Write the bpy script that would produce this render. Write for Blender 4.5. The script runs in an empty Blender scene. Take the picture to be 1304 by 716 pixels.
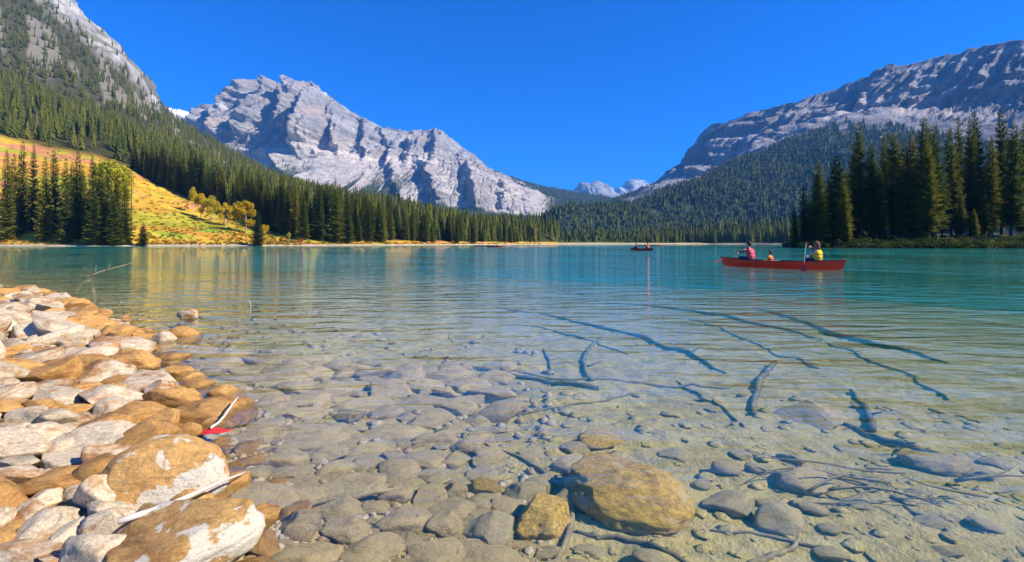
import bpy, bmesh, math, random
import numpy as np
from mathutils import Vector, Matrix, Euler

# ------------------------------------------------------------------ camera, sky, sun, exposure
scene = bpy.context.scene
CX, HY, F, H = 652.0, 310.0, 620.0, 1.05      # photo pixels: centre column, horizon row, focal length; camera height (m)
W_PX, H_PX = 1304.0, 716.0
cam_data = bpy.data.cameras.new('camera')
cam = bpy.data.objects.new('camera', cam_data)
scene.collection.objects.link(cam)
cam.location = (0, 0, H)
cam.rotation_euler = (math.radians(90), 0, 0)
cam_data.sensor_width = 36.0
cam_data.lens = 36.0 * F / W_PX
cam_data.shift_y = -(H_PX / 2 - HY) / W_PX
cam_data.clip_start = 0.05
cam_data.clip_end = 60000
scene.camera = cam

SUN_AZ, SUN_EL = math.radians(105), math.radians(38)     # azimuth measured from the view direction towards the right
world = bpy.data.worlds.new('World')
scene.world = world
world.use_nodes = True
wn = world.node_tree
wn.nodes.clear()
w_out = wn.nodes.new('ShaderNodeOutputWorld')
w_bg = wn.nodes.new('ShaderNodeBackground')
w_sky = wn.nodes.new('ShaderNodeTexSky')
w_hs = wn.nodes.new('ShaderNodeHueSaturation')
w_sky.sky_type = 'NISHITA'
w_sky.sun_disc = False
w_sky.sun_elevation = SUN_EL
w_sky.sun_rotation = SUN_AZ
w_sky.altitude = 1300
w_sky.air_density = 1.0
w_sky.dust_density = 0.05
w_sky.ozone_density = 3.0
w_hs.inputs['Saturation'].default_value = 2.2
w_hs.inputs['Value'].default_value = 1.0
w_bg.inputs['Strength'].default_value = 0.082
wn.links.new(w_sky.outputs[0], w_hs.inputs['Color'])
w_tint = wn.nodes.new('ShaderNodeMix')
w_tint.data_type, w_tint.blend_type = 'RGBA', 'MULTIPLY'
w_tint.inputs[0].default_value = 1.0
w_tint.inputs[7].default_value = (1.0, 1.0, 1.65, 1)        # deep mountain blue
wn.links.new(w_hs.outputs[0], w_tint.inputs[6])
wn.links.new(w_tint.outputs[2], w_bg.inputs['Color'])
wn.links.new(w_bg.outputs[0], w_out.inputs['Surface'])

sun_data = bpy.data.lights.new('sun', 'SUN')
sun_data.energy = 5.0
sun_data.angle = math.radians(0.53)
sun_data.color = (1.0, 0.90, 0.75)
sun = bpy.data.objects.new('sun', sun_data)
scene.collection.objects.link(sun)
SUN_DIR = Vector((math.sin(SUN_AZ) * math.cos(SUN_EL), math.cos(SUN_AZ) * math.cos(SUN_EL), math.sin(SUN_EL)))
sun.rotation_euler = SUN_DIR.to_track_quat('Z', 'Y').to_euler()
sun.location = (60, 0, 60)

scene.view_settings.view_transform = 'Standard'
scene.view_settings.look = 'None'
scene.view_settings.exposure = 0.8
scene.view_settings.gamma = 1.0
scene.view_settings.use_curve_mapping = False
scene.render.engine = 'CYCLES'
cy = scene.cycles
cy.use_denoising = True
try:
    cy.denoiser = 'OPENIMAGEDENOISE'
    cy.denoising_input_passes = 'RGB_ALBEDO_NORMAL'
except Exception:
    pass
cy.use_adaptive_sampling = True
cy.adaptive_threshold = 0.015
cy.max_bounces = 7
cy.diffuse_bounces = 2
cy.glossy_bounces = 3
cy.transmission_bounces = 3
cy.transparent_max_bounces = 8
cy.volume_bounces = 0
cy.caustics_reflective = False
cy.caustics_refractive = False
cy.sample_clamp_indirect = 6.0

# ------------------------------------------------------------------ helpers
COL = scene.collection
R_ = np.random.default_rng(11)


def pix(px, py, D):
    """a point that stands D metres in front of the camera in the photo's direction"""
    return np.array([(px - CX) / F * D, D, H + (HY - py) / F * D])


def zpy(py, D):
    return H + (HY - py) / F * D


def tag(o, label=None, cat=None, group=None, kind=None):
    if label: o['label'] = label
    if cat: o['category'] = cat
    if group: o['group'] = group
    if kind: o['kind'] = kind
    return o


def link(name, data, parent=None):
    o = bpy.data.objects.new(name, data)
    COL.objects.link(o)
    if parent is not None:
        o.parent = parent
    return o


def empty(name, loc=(0, 0, 0), rz=0.0):
    o = link(name, None)
    o.empty_display_size = 0.2
    o.location = loc
    o.rotation_euler = (0, 0, rz)
    return o


def mesh_np(name, V, polys, mat=None, smooth=False, attrs=None, cols=None):
    """V (n,3); polys: int array (m,3) or (m,4) or a list of those"""
    me = bpy.data.meshes.new(name)
    V = np.asarray(V, dtype=np.float32)
    if not isinstance(polys, list):
        polys = [polys]
    polys = [np.asarray(p, dtype=np.int32) for p in polys if len(p)]
    nl = sum(p.size for p in polys)
    npoly = sum(len(p) for p in polys)
    me.vertices.add(len(V))
    me.vertices.foreach_set('co', V.ravel())
    me.loops.add(nl)
    me.polygons.add(npoly)
    li = np.concatenate([p.ravel() for p in polys])
    tot = np.concatenate([np.full(len(p), p.shape[1], dtype=np.int32) for p in polys])
    st = np.concatenate([[0], np.cumsum(tot)[:-1]]).astype(np.int32)
    me.loops.foreach_set('vertex_index', li)
    me.polygons.foreach_set('loop_start', st)
    if smooth:
        me.polygons.foreach_set('use_smooth', np.ones(npoly, dtype=bool))
    me.update(calc_edges=True)
    if not smooth:
        try:
            me.shade_flat()
        except Exception:
            pass
    for k, a in (attrs or {}).items():
        at = me.attributes.new(k, 'FLOAT', 'POINT')
        at.data.foreach_set('value', np.asarray(a, dtype=np.float32).ravel())
    for k, a in (cols or {}).items():
        at = me.attributes.new(k, 'FLOAT_COLOR', 'POINT')
        c = np.ones((len(V), 4), dtype=np.float32)
        c[:, :3] = a
        at.data.foreach_set('color', c.ravel())
    if mat:
        me.materials.append(mat)
    return me


def grid_faces(r, c):
    i = np.arange(r * c).reshape(r, c)
    return np.stack([i[:-1, :-1], i[:-1, 1:], i[1:, 1:], i[1:, :-1]], -1).reshape(-1, 4)


# value noise, vectorised
def _hash(ix, iy, iz, seed):
    h = (ix.astype(np.int64) * 374761393 + iy.astype(np.int64) * 668265263 + iz.astype(np.int64) * 2147483647 + seed * 974634777) & 0xFFFFFFFF
    h = ((h ^ (h >> 13)) * 1274126177) & 0xFFFFFFFF
    h = ((h ^ (h >> 16)) * 2246822519) & 0xFFFFFFFF
    h = h ^ (h >> 15)
    return (h & 0xFFFFFF).astype(np.float64) / 0xFFFFFF * 2 - 1


def vnoise(x, y, z=0.0, seed=0):
    x, y, z = np.broadcast_arrays(np.asarray(x, float), np.asarray(y, float), np.asarray(z, float))
    ix, iy, iz = np.floor(x), np.floor(y), np.floor(z)
    fx, fy, fz = x - ix, y - iy, z - iz
    u, v, w = [f * f * f * (f * (f * 6 - 15) + 10) for f in (fx, fy, fz)]
    ix, iy, iz = ix.astype(np.int64), iy.astype(np.int64), iz.astype(np.int64)
    def c(a, b, d): return _hash(ix + a, iy + b, iz + d, seed)
    x00 = c(0, 0, 0) * (1 - u) + c(1, 0, 0) * u
    x10 = c(0, 1, 0) * (1 - u) + c(1, 1, 0) * u
    x01 = c(0, 0, 1) * (1 - u) + c(1, 0, 1) * u
    x11 = c(0, 1, 1) * (1 - u) + c(1, 1, 1) * u
    return (x00 * (1 - v) + x10 * v) * (1 - w) + (x01 * (1 - v) + x11 * v) * w


def fbm(x, y, z=0.0, oct=4, seed=0, gain=0.5):
    s, a, t = 0.0, 1.0, 0.0
    for k in range(oct):
        s = s + a * vnoise(np.asarray(x) * 2 ** k, np.asarray(y) * 2 ** k, np.asarray(z) * 2 ** k, seed + k * 17)
        t += a
        a *= gain
    return s / t


def ridged(x, y, z=0.0, oct=4, seed=0, gain=0.5):
    s, a, t = 0.0, 1.0, 0.0
    for k in range(oct):
        n = 1 - np.abs(vnoise(np.asarray(x) * 2 ** k, np.asarray(y) * 2 ** k, np.asarray(z) * 2 ** k, seed + k * 17)) * 1.6
        s = s + a * n
        t += a
        a *= gain
    return s / t


def sstep(a, b, x):
    t = np.clip((np.asarray(x, float) - a) / (b - a), 0, 1)
    return t * t * (3 - 2 * t)


def lerp3(a, b, t):
    return np.asarray(a) * (1 - t[..., None]) + np.asarray(b) * t[..., None]


# ------------------------------------------------------------------ materials
class NT:
    def __init__(self, name):
        self.m = bpy.data.materials.new(name)
        self.m.use_nodes = True
        self.t = self.m.node_tree
        self.t.nodes.clear()
        self.out = self.n('ShaderNodeOutputMaterial')

    def n(self, typ, **kw):
        nd = self.t.nodes.new(typ)
        for k, v in kw.items():
            setattr(nd, k, v)
        return nd

    def put(self, sock, v):
        if v is None:
            return
        if isinstance(v, bpy.types.NodeSocket):
            self.t.links.new(v, sock)
        elif isinstance(v, (tuple, list)) and len(v) == 3 and sock.type == 'RGBA':
            sock.default_value = (*v, 1.0)
        else:
            sock.default_value = v

    def noise(self, vec, scale, detail=4, rough=0.55, dist=0.0):
        nd = self.n('ShaderNodeTexNoise')
        self.put(nd.inputs['Vector'], vec)
        nd.inputs['Scale'].default_value = scale
        nd.inputs['Detail'].default_value = detail
        nd.inputs['Roughness'].default_value = rough
        nd.inputs['Distortion'].default_value = dist
        return nd.outputs['Fac']

    def ramp(self, fac, stops):
        nd = self.n('ShaderNodeValToRGB')
        self.put(nd.inputs[0], fac)
        e = nd.color_ramp.elements
        while len(e) > 1:
            e.remove(e[-1])
        for i, (p, c) in enumerate(stops):
            el = e[0] if i == 0 else e.new(p)
            el.position = p
            el.color = (*c, 1) if isinstance(c, (tuple, list)) else (c, c, c, 1)
        return nd.outputs[0]

    def mix(self, fac, a, b, mode='MIX'):
        nd = self.n('ShaderNodeMix', data_type='RGBA', blend_type=mode)
        self.put(nd.inputs[0], fac)
        self.put(nd.inputs[6], a)
        self.put(nd.inputs[7], b)
        return nd.outputs[2]

    def math(self, op, a, b=None, c=None, clamp=False):
        nd = self.n('ShaderNodeMath', operation=op, use_clamp=clamp)
        self.put(nd.inputs[0], a)
        self.put(nd.inputs[1], b)
        if c is not None:
            self.put(nd.inputs[2], c)
        return nd.outputs[0]

    def mapping(self, vec, scale=(1, 1, 1), loc=(0, 0, 0), rot=(0, 0, 0)):
        nd = self.n('ShaderNodeMapping')
        self.put(nd.inputs['Vector'], vec)
        nd.inputs['Scale'].default_value = scale
        nd.inputs['Location'].default_value = loc
        nd.inputs['Rotation'].default_value = rot
        return nd.outputs[0]

    def vadd(self, a, b):
        nd = self.n('ShaderNodeVectorMath', operation='ADD')
        self.put(nd.inputs[0], a)
        self.put(nd.inputs[1], b)
        return nd.outputs[0]

    def pos(self):
        return self.n('ShaderNodeNewGeometry').outputs['Position']

    def objc(self):
        return self.n('ShaderNodeTexCoord').outputs['Object']

    def rand(self):
        return self.n('ShaderNodeObjectInfo').outputs['Random']

    def attr(self, name, out='Color'):
        nd = self.n('ShaderNodeAttribute', attribute_name=name)
        return nd.outputs[out]

    def bump(self, h, strength=0.5, dist=0.02, normal=None):
        nd = self.n('ShaderNodeBump')
        nd.inputs['Strength'].default_value = strength
        nd.inputs['Distance'].default_value = dist
        self.put(nd.inputs['Height'], h)
        self.put(nd.inputs['Normal'], normal)
        return nd.outputs[0]

    def bsdf(self, color, rough=0.9, normal=None, spec=0.3, **kw):
        nd = self.n('ShaderNodeBsdfPrincipled')
        self.put(nd.inputs['Base Color'], color)
        self.put(nd.inputs['Roughness'], rough)
        self.put(nd.inputs['Specular IOR Level'], spec)
        self.put(nd.inputs['Normal'], normal)
        for k, v in kw.items():
            self.put(nd.inputs[k], v)
        self.t.links.new(nd.outputs[0], self.out.inputs['Surface'])
        return nd


def mat_plain(name, color, rough=0.7, var=0.12, scale=12, spec=0.3):
    N = NT(name)
    n = N.noise(N.objc(), scale, 3)
    c = N.mix(n, tuple(v * (1 - var) for v in color), tuple(min(1, v * (1 + var)) for v in color))
    N.bsdf(c, rough, spec=spec)
    return N.m


def mat_terrain(name, rough=0.95, nscale=0.05, amp=0.35, bump=1.5, bscale=0.08):
    """own colours come from the vertex colours of the mesh, broken up by fine noise"""
    N = NT(name)
    p = N.pos()
    n1 = N.noise(p, nscale, 6, 0.65)
    f = N.ramp(n1, [(0.25, 1 - amp), (0.75, 1 + amp)])
    c = N.mix(1.0, N.attr('Col'), f, 'MULTIPLY')
    c = N.mix(1.0, c, N.ramp(N.noise(p, nscale * 6, 5, 0.8), [(0.3, 0.55), (0.55, 1.0), (0.75, 1.25)]), 'MULTIPLY')
    b = N.bump(N.noise(p, bscale, 6, 0.7), 0.8, bump)
    N.bsdf(c, rough, b, spec=0.1)
    return N.m


def mat_rockface():
    N = NT('mountain_rock')
    p = N.pos()
    n1 = N.noise(N.mapping(p, (1, 1, 2.2)), 0.012, 8, 0.7)
    n2 = N.noise(N.mapping(p, (1, 1, 0.25)), 0.03, 5, 0.6)
    f = N.ramp(n1, [(0.28, 0.5), (0.5, 1.0), (0.72, 1.35)])
    f2 = N.ramp(n2, [(0.3, 0.8), (0.7, 1.15)])
    c = N.mix(1.0, N.attr('Col'), f, 'MULTIPLY')
    c = N.mix(1.0, c, f2, 'MULTIPLY')
    rockness = N.attr('rock', 'Fac')
    h = N.math('ADD', N.noise(N.mapping(p, (1, 1, 1.8)), 0.02, 8, 0.72), N.math('MULTIPLY', N.noise(N.mapping(p, (1, 1, 0.22)), 0.05, 5, 0.65), 0.9))
    st = N.noise(N.mapping(p, (0.15, 0.15, 3.0), rot=(0, math.radians(5), 0)), 0.02, 5, 0.65)
    h = N.math('ADD', h, N.math('MULTIPLY', st, 0.7))
    h = N.math('MULTIPLY', h, rockness)
    N.bsdf(c, 0.95, N.bump(h, 1.0, 36.0), spec=0.1)
    return N.m


def mat_foliage(name, dark, mid, light, attr=True, trans=0.33):
    N = NT(name)
    r = N.attr('tint', 'Fac') if attr else N.rand()
    c = N.ramp(r, [(0.0, dark), (0.5, mid), (1.0, light)])
    n = N.noise(N.pos(), 0.9, 3)
    c = N.mix(1.0, c, N.ramp(n, [(0.3, 0.65), (0.7, 1.35)]), 'MULTIPLY')
    d = N.n('ShaderNodeBsdfPrincipled')
    N.put(d.inputs['Base Color'], c)
    d.inputs['Roughness'].default_value = 0.75
    d.inputs['Specular IOR Level'].default_value = 0.15
    t = N.n('ShaderNodeBsdfTranslucent')
    N.put(t.inputs['Color'], c)
    mx = N.n('ShaderNodeMixShader')
    mx.inputs[0].default_value = trans
    N.t.links.new(d.outputs[0], mx.inputs[1])
    N.t.links.new(t.outputs[0], mx.inputs[2])
    N.t.links.new(mx.outputs[0], N.out.inputs['Surface'])
    return N.m


def mat_stone(name, a, b, stain, stain_lo, stain_hi, speck=0.4, patch=None, rough=0.85, bump=0.5, silt=None, wet=False):
    """a/b: two rock tones; stain: iron stain laid over by noise; patch: pale lichen-free crust on the upper side"""
    N = NT(name)
    o = N.objc()
    rnd = N.rand()
    off = N.n('ShaderNodeCombineXYZ')
    for i, k in enumerate((37.0, 91.0, 53.0)):
        N.put(off.inputs[i], N.math('MULTIPLY', rnd, k))
    v = N.vadd(o, off.outputs[0])
    c = N.mix(N.noise(v, 1.4, 4, 0.6), a, b)
    st = N.noise(v, 1.1, 6, 0.65, 0.6)
    fac = N.ramp(st, [(stain_lo, 0.0), (stain_hi, 1.0)])
    c = N.mix(fac, c, stain)
    c = N.mix(1.0, c, N.ramp(N.noise(v, 7.0, 6, 0.7), [(0.3, 1 - speck), (0.65, 1 + speck * 0.5)]), 'MULTIPLY')
    bri = N.ramp(rnd, [(0, 0.78), (1, 1.15)])
    c = N.mix(1.0, c, bri, 'MULTIPLY')
    if patch:
        pcol, lo, hi, loc = patch
        pn = N.noise(N.mapping(o, (1, 1, 0.6), loc), 1.3, 7, 0.62, 0.4)
        c = N.mix(N.ramp(pn, [(lo, 0.0), (hi, 1.0)]), c, N.mix(N.noise(v, 9, 4), pcol, tuple(x * 0.86 for x in pcol)))
    if silt:
        g = N.n('ShaderNodeNewGeometry')
        sx = N.n('ShaderNodeSeparateXYZ')
        N.put(sx.inputs[0], g.outputs['Normal'])
        up = N.math('MULTIPLY', N.ramp(sx.outputs[2], [(0.35, 0.0), (0.9, 1.0)]), N.ramp(N.noise(v, 2.2, 5), [(0.3, 0.25), (0.7, 0.95)]))
        c = N.mix(up, c, silt)
    bed = N.noise(N.mapping(v, (1.2, 1.2, 9.0), rot=(0.25, 0.2, 0)), 1.0, 6, 0.7)
    c = N.mix(1.0, c, N.ramp(bed, [(0.34, 0.62), (0.44, 1.0), (0.7, 1.08)]), 'MULTIPLY')
    c = N.mix(1.0, c, N.ramp(N.noise(v, 26.0, 3, 0.8), [(0.33, 0.55), (0.45, 1.0)]), 'MULTIPLY')
    if wet:                                             # the wet band just above the water line
        sz = N.n('ShaderNodeSeparateXYZ')
        N.put(sz.inputs[0], N.pos())
        lvl = N.math('ADD', sz.outputs[2], N.math('MULTIPLY', N.noise(N.pos(), 14, 3), 0.02))
        dry = N.ramp(N.math('MULTIPLY', lvl, 15.0, clamp=True), [(0.28, 0.0), (0.5, 1.0)])
        c = N.mix(1.0, c, N.ramp(dry, [(0.0, (0.58, 0.60, 0.52)), (1.0, (1, 1, 1))]), 'MULTIPLY')
        rough = N.ramp(dry, [(0.0, 0.3), (1.0, rough)])
    hb = N.math('ADD', N.noise(v, 3.0, 10, 0.75), N.math('MULTIPLY', N.noise(v, 12, 6, 0.75), 0.5))
    N.bsdf(c, rough, N.bump(hb, bump, 0.022), spec=0.25)
    return N.m


M = {}
M['rockface'] = mat_rockface()
M['hill'] = mat_terrain('hillside_ground', nscale=0.25, amp=0.4, bump=0.5, bscale=0.4)
M['valley'] = mat_terrain('valley_ground', nscale=0.05, amp=0.3)
M['spruce'] = mat_foliage('spruce_needles', (0.07, 0.10, 0.019), (0.145, 0.175, 0.022), (0.25, 0.235, 0.026), attr=False)
M['spruce_lit'] = mat_foliage('spruce_needles_point_lit', (0.09, 0.125, 0.02), (0.17, 0.19, 0.024), (0.27, 0.25, 0.03), attr=False, trans=0.45)  # lighter copy of the spruce needles, sunlit look put into the colour
M['spruce_a'] = mat_foliage('spruce_needles_far', (0.065, 0.095, 0.02), (0.135, 0.16, 0.026), (0.25, 0.235, 0.034), attr=True)
M['aspen'] = mat_foliage('autumn_leaves', (0.52, 0.36, 0.015), (0.66, 0.48, 0.02), (0.42, 0.42, 0.03), attr=False, trans=0.4)
M['shrub'] = mat_foliage('shrub_leaves', (0.10, 0.11, 0.02), (0.42, 0.28, 0.02), (0.42, 0.10, 0.03), attr=True, trans=0.35)
M['greenshrub'] = mat_foliage('green_shrub_leaves', (0.015, 0.035, 0.01), (0.05, 0.08, 0.015), (0.14, 0.15, 0.02), attr=True, trans=0.3)
M['bark'] = mat_plain('bark', (0.10, 0.075, 0.055), 0.95, 0.35, 3)
M['palebark'] = mat_plain('pale_bark', (0.42, 0.40, 0.34), 0.9, 0.25, 2)
M['drift'] = mat_plain('bleached_wood', (0.62, 0.56, 0.46), 0.85, 0.3, 25)


def mat_sunkwood(name, a, b, silt):
    N = NT(name)
    v = N.pos()
    bark = N.noise(N.mapping(v, (14, 30, 30)), 1.0, 6, 0.7)
    c = N.mix(bark, a, b)
    g = N.n('ShaderNodeNewGeometry')
    sx = N.n('ShaderNodeSeparateXYZ')
    N.put(sx.inputs[0], g.outputs['Normal'])
    up = N.math('MULTIPLY', N.ramp(sx.outputs[2], [(0.1, 0.0), (0.8, 1.0)]), N.ramp(N.noise(v, 6, 5), [(0.35, 0.1), (0.6, 0.9)]))
    c = N.mix(up, c, silt)
    N.bsdf(c, 0.95, N.bump(bark, 0.9, 0.02), spec=0.1)
    return N.m


M['sunkwood'] = mat_sunkwood('sunken_wood', (0.06, 0.05, 0.03), (0.16, 0.125, 0.07), (0.30, 0.26, 0.14))
M['siltwood'] = mat_sunkwood('silty_wood', (0.14, 0.11, 0.06), (0.26, 0.21, 0.12), (0.40, 0.34, 0.19))
M['redleaf'] = mat_plain('red_leaf', (0.62, 0.03, 0.03), 0.6, 0.2, 30)
PALE, PALE2 = (0.72, 0.60, 0.41), (0.58, 0.46, 0.29)
OCH, OCH2, BRN = (0.62, 0.34, 0.10), (0.50, 0.27, 0.085), (0.30, 0.135, 0.045)
M['stone_pale'] = mat_stone('pale_limestone', PALE, PALE2, (0.46, 0.27, 0.11), 0.52, 0.66, wet=True)
M['stone_mixed'] = mat_stone('stained_limestone', PALE2, PALE, (0.40, 0.20, 0.07), 0.42, 0.6, wet=True)
M['stone_ochre'] = mat_stone('ochre_stone', OCH, OCH2, BRN, 0.5, 0.72, wet=True)
M['stone_ochre_patch'] = mat_stone('ochre_stone_white_crust', (0.60, 0.33, 0.10), (0.66, 0.40, 0.14), BRN, 0.52, 0.75, patch=((0.74, 0.66, 0.50), 0.535, 0.56, (0.25, 0.3, 0.1)), bump=0.7, wet=True)
M['stone_wet'] = mat_stone('submerged_cobble', (0.56, 0.42, 0.20), (0.46, 0.35, 0.18), (0.28, 0.19, 0.09), 0.48, 0.72, silt=(0.58, 0.45, 0.22), bump=0.9, speck=0.5)
M['stone_sub_ochre'] = mat_stone('submerged_ochre_boulder', (0.74, 0.48, 0.10), (0.62, 0.42, 0.11), (0.36, 0.23, 0.07), 0.55, 0.8, bump=1.0, speck=0.6)
M['stone_sub_crust'] = mat_stone('submerged_boulder_pale_crust', (0.80, 0.52, 0.10), (0.70, 0.46, 0.11), (0.44, 0.27, 0.07), 0.56, 0.8, patch=((0.66, 0.50, 0.26), 0.6, 0.64, (1.7, 0.2, 0.4)), bump=1.0, speck=0.5)
M['stone_sub_olive'] = mat_stone('submerged_olive_stone', (0.40, 0.33, 0.17), (0.46, 0.37, 0.18), (0.2, 0.16, 0.08), 0.5, 0.75, silt=(0.52, 0.42, 0.23), bump=0.8)


def mat_bed():
    N = NT('lake_bed_silt')
    p = N.pos()
    sx = N.n('ShaderNodeSeparateXYZ')
    N.put(sx.inputs[0], p)
    n1 = N.noise(p, 1.3, 6, 0.65)
    n2 = N.noise(p, 9.0, 7, 0.7)
    silt = N.mix(N.ramp(n1, [(0.3, 0.0), (0.7, 1.0)]), (0.40, 0.315, 0.12), (0.54, 0.44, 0.19))
    silt = N.mix(1.0, silt, N.ramp(n2, [(0.28, 0.5), (0.5, 1.0), (0.75, 1.2)]), 'MULTIPLY')
    gravel = N.mix(N.noise(p, 30, 5, 0.8), (0.13, 0.085, 0.045), (0.42, 0.34, 0.22))
    land = N.ramp(N.math('MULTIPLY_ADD', sx.outputs[2], 8.0, 0.55, clamp=True), [(0.3, 0.0), (0.6, 1.0)])
    c = N.mix(land, silt, gravel)
    b = N.bump(N.math('ADD', n2, N.math('MULTIPLY', N.noise(p, 40, 4, 0.7), 0.3)), 0.9, 0.05)
    N.bsdf(c, 0.95, b, spec=0.15)
    return N.m


def mat_water():
    N = NT('lake_water')
    p = N.pos()
    # ripples: wind-driven, crests across the view, several wavelengths; calm and ruffled patches
    w1 = N.noise(N.mapping(p, (1.0, 2.7, 1), rot=(0, 0, math.radians(-7))), 1.0, 3, 0.5, 0.25)
    w2 = N.noise(N.mapping(p, (3.4, 7.0, 1), rot=(0, 0, math.radians(9))), 1.0, 3, 0.5, 0.3)
    w3 = N.noise(N.mapping(p, (0.3, 0.65, 1), rot=(0, 0, math.radians(-14))), 1.0, 2, 0.5)
    calm = N.ramp(N.noise(p, 0.09, 3), [(0.35, 0.4), (0.65, 1.3)])
    h = N.math('ADD', N.math('MULTIPLY', w1, 0.075), N.math('MULTIPLY', w2, 0.012))
    h = N.math('ADD', h, N.math('MULTIPLY', w3, 0.035))
    h = N.math('MULTIPLY', h, calm)
    # bow wave trail spreading behind the near canoe (stern and heading in metres)
    def dot(vx, vy, off):
        d_ = N.n('ShaderNodeVectorMath', operation='DOT_PRODUCT')
        N.put(d_.inputs[0], p)
        d_.inputs[1].default_value = (vx, vy, 0)
        return N.math('SUBTRACT', d_.outputs['Value'], off)
    ax, ay = 0.63, -0.777
    t_ = dot(ax, ay, ax * 13.2 + ay * 20.1)
    s_ = N.math('ABSOLUTE', dot(-ay, ax, -ay * 13.2 + ax * 20.1))
    q_ = N.math('DIVIDE', N.math('SUBTRACT', s_, N.math('MULTIPLY_ADD', t_, 0.10, 0.16)), 0.16)
    rid = N.math('EXPONENT', N.math('MULTIPLY', N.math('MULTIPLY', q_, q_), -1.0))
    on = N.math('MULTIPLY', N.math('MULTIPLY', t_, 2.0, clamp=True), N.math('EXPONENT', N.math('MULTIPLY', N.math('MAXIMUM', t_, 0.0), -0.16)))
    h = N.math('ADD', h, N.math('MULTIPLY', N.math('MULTIPLY', rid, on), 0.035))
    nb = N.bump(h, 1.0, 1.0)
    # Schlick reflectance, the same from above and from below (straight-through water, no bending)
    dt = N.n('ShaderNodeVectorMath', operation='DOT_PRODUCT')
    N.put(dt.inputs[0], nb)
    N.put(dt.inputs[1], N.n('ShaderNodeNewGeometry').outputs['Incoming'])
    cs = N.math('ABSOLUTE', dt.outputs['Value'])
    fr = N.math('MULTIPLY_ADD', N.math('POWER', N.math('SUBTRACT', 1.0, cs, clamp=True), 5.0), 0.98, 0.02, clamp=True)
    gl = N.n('ShaderNodeBsdfGlossy')
    gl.inputs['Color'].default_value = (1, 1, 1, 1)
    gl.inputs['Roughness'].default_value = 0.02
    N.put(gl.inputs['Normal'], nb)
    tr = N.n('ShaderNodeBsdfTransparent')
    tr.inputs['Color'].default_value = (0.97, 0.99, 0.985, 1)
    mx = N.n('ShaderNodeMixShader')
    N.put(mx.inputs[0], fr)
    N.t.links.new(tr.outputs[0], mx.inputs[1])
    N.t.links.new(gl.outputs[0], mx.inputs[2])
    N.t.links.new(mx.outputs[0], N.out.inputs['Surface'])
    v = N.n('ShaderNodeVolumePrincipled')
    v.inputs['Color'].default_value = (0.06, 0.72, 0.60, 1)
    v.inputs['Density'].default_value = 0.16
    v.inputs['Anisotropy'].default_value = 0.0
    N.t.links.new(v.outputs[0], N.out.inputs['Volume'])
    return N.m


M['bed'] = mat_bed()
M['water'] = mat_water()

# ------------------------------------------------------------------ terrain
def interp(pts, x):
    a = np.array(pts, float)
    return np.interp(x, a[:, 0], a[:, 1])


def loft(pxs, curves, ns, eases=None):
    """rows of real points between profile curves; each curve: dict(D=..., py=... or z=...)"""
    lines = []
    for c in curves:
        D = interp(c['D'], pxs)
        z = interp(c['z'], pxs) if 'z' in c else zpy(interp(c['py'], pxs), D)
        lines.append(np.stack([(pxs - CX) / F * D, D, z], -1))
    rows, vv = [], []
    for k in range(len(lines) - 1):
        n = ns[k]
        e = 1.0 if not eases else eases[k]
        for i in range(n + (1 if k == len(lines) - 2 else 0)):
            t = i / n
            p = lines[k] * (1 - t) + lines[k + 1] * t
            p[:, 2] = lines[k][:, 2] * (1 - t ** e) + lines[k + 1][:, 2] * t ** e
            rows.append(p)
            vv.append(np.full(len(pxs), k + t))
    P = np.stack(rows)
    V = np.stack(vv)
    U = np.broadcast_to(pxs, V.shape).copy()
    return P, U, V


def grid_normals(P):
    du = np.gradient(P, axis=1)
    dv = np.gradient(P, axis=0)
    n = np.cross(du, dv)
    n /= np.linalg.norm(n, axis=-1, keepdims=True) + 1e-9
    n *= np.sign(n[..., 2:3] + 1e-9)
    return n


def to_screen(P):
    return CX + P[..., 0] / P[..., 1] * F, HY - (P[..., 2] - H) / P[..., 1] * F


def rib(U, PY, line, wl, wr, amp):
    """a buttress: crest along a line down the face, steep on its left, gentle on its right"""
    a = np.array(line, float)
    cx = np.interp(PY, a[:, 1], a[:, 0])
    d = U - cx
    f = np.where(d < 0, 1 + d / wl, 1 - d / wr)
    on = sstep(a[0, 1] - 14, a[0, 1] + 4, PY) * (1 - sstep(a[-1, 1] - 12, a[-1, 1] + 12, PY))
    return amp * np.clip(f, 0, 1) ** 1.15 * on


def terrain_obj(name, P, cols, mat, label, rock=None, smooth=True):
    r, c = P.shape[:2]
    attrs = {'rock': rock} if rock is not None else None
    me = mesh_np(name, P.reshape(-1, 3), grid_faces(r, c), mat, smooth, attrs=attrs, cols={'Col': cols.reshape(-1, 3)})
    o = link(name, me)
    tag(o, label, None, None, 'structure')
    return o


def scatter(P, mask, n, rng, vrange=None, V=None):
    """n random points on a lofted grid, kept with probability mask"""
    r, c = P.shape[:2]
    out = []
    fi = rng.random(n) * (r - 1.001)
    fj = rng.random(n) * (c - 1.001)
    i, j = fi.astype(int), fj.astype(int)
    a, b = (fi - i)[:, None], (fj - j)[:, None]
    p = (P[i, j] * (1 - a) * (1 - b) + P[i + 1, j] * a * (1 - b) + P[i, j + 1] * (1 - a) * b + P[i + 1, j + 1] * a * b)
    m = mask[i, j]
    return p[rng.random(n) < m]


ROCK_L, ROCK_D, SCREE, WARM = (0.52, 0.495, 0.47), (0.36, 0.35, 0.345), (0.56, 0.50, 0.43), (0.56, 0.41, 0.29)
FOREST, FOREST2, SNOW = (0.035, 0.055, 0.022), (0.07, 0.085, 0.03), (0.88, 0.88, 0.9)

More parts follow.
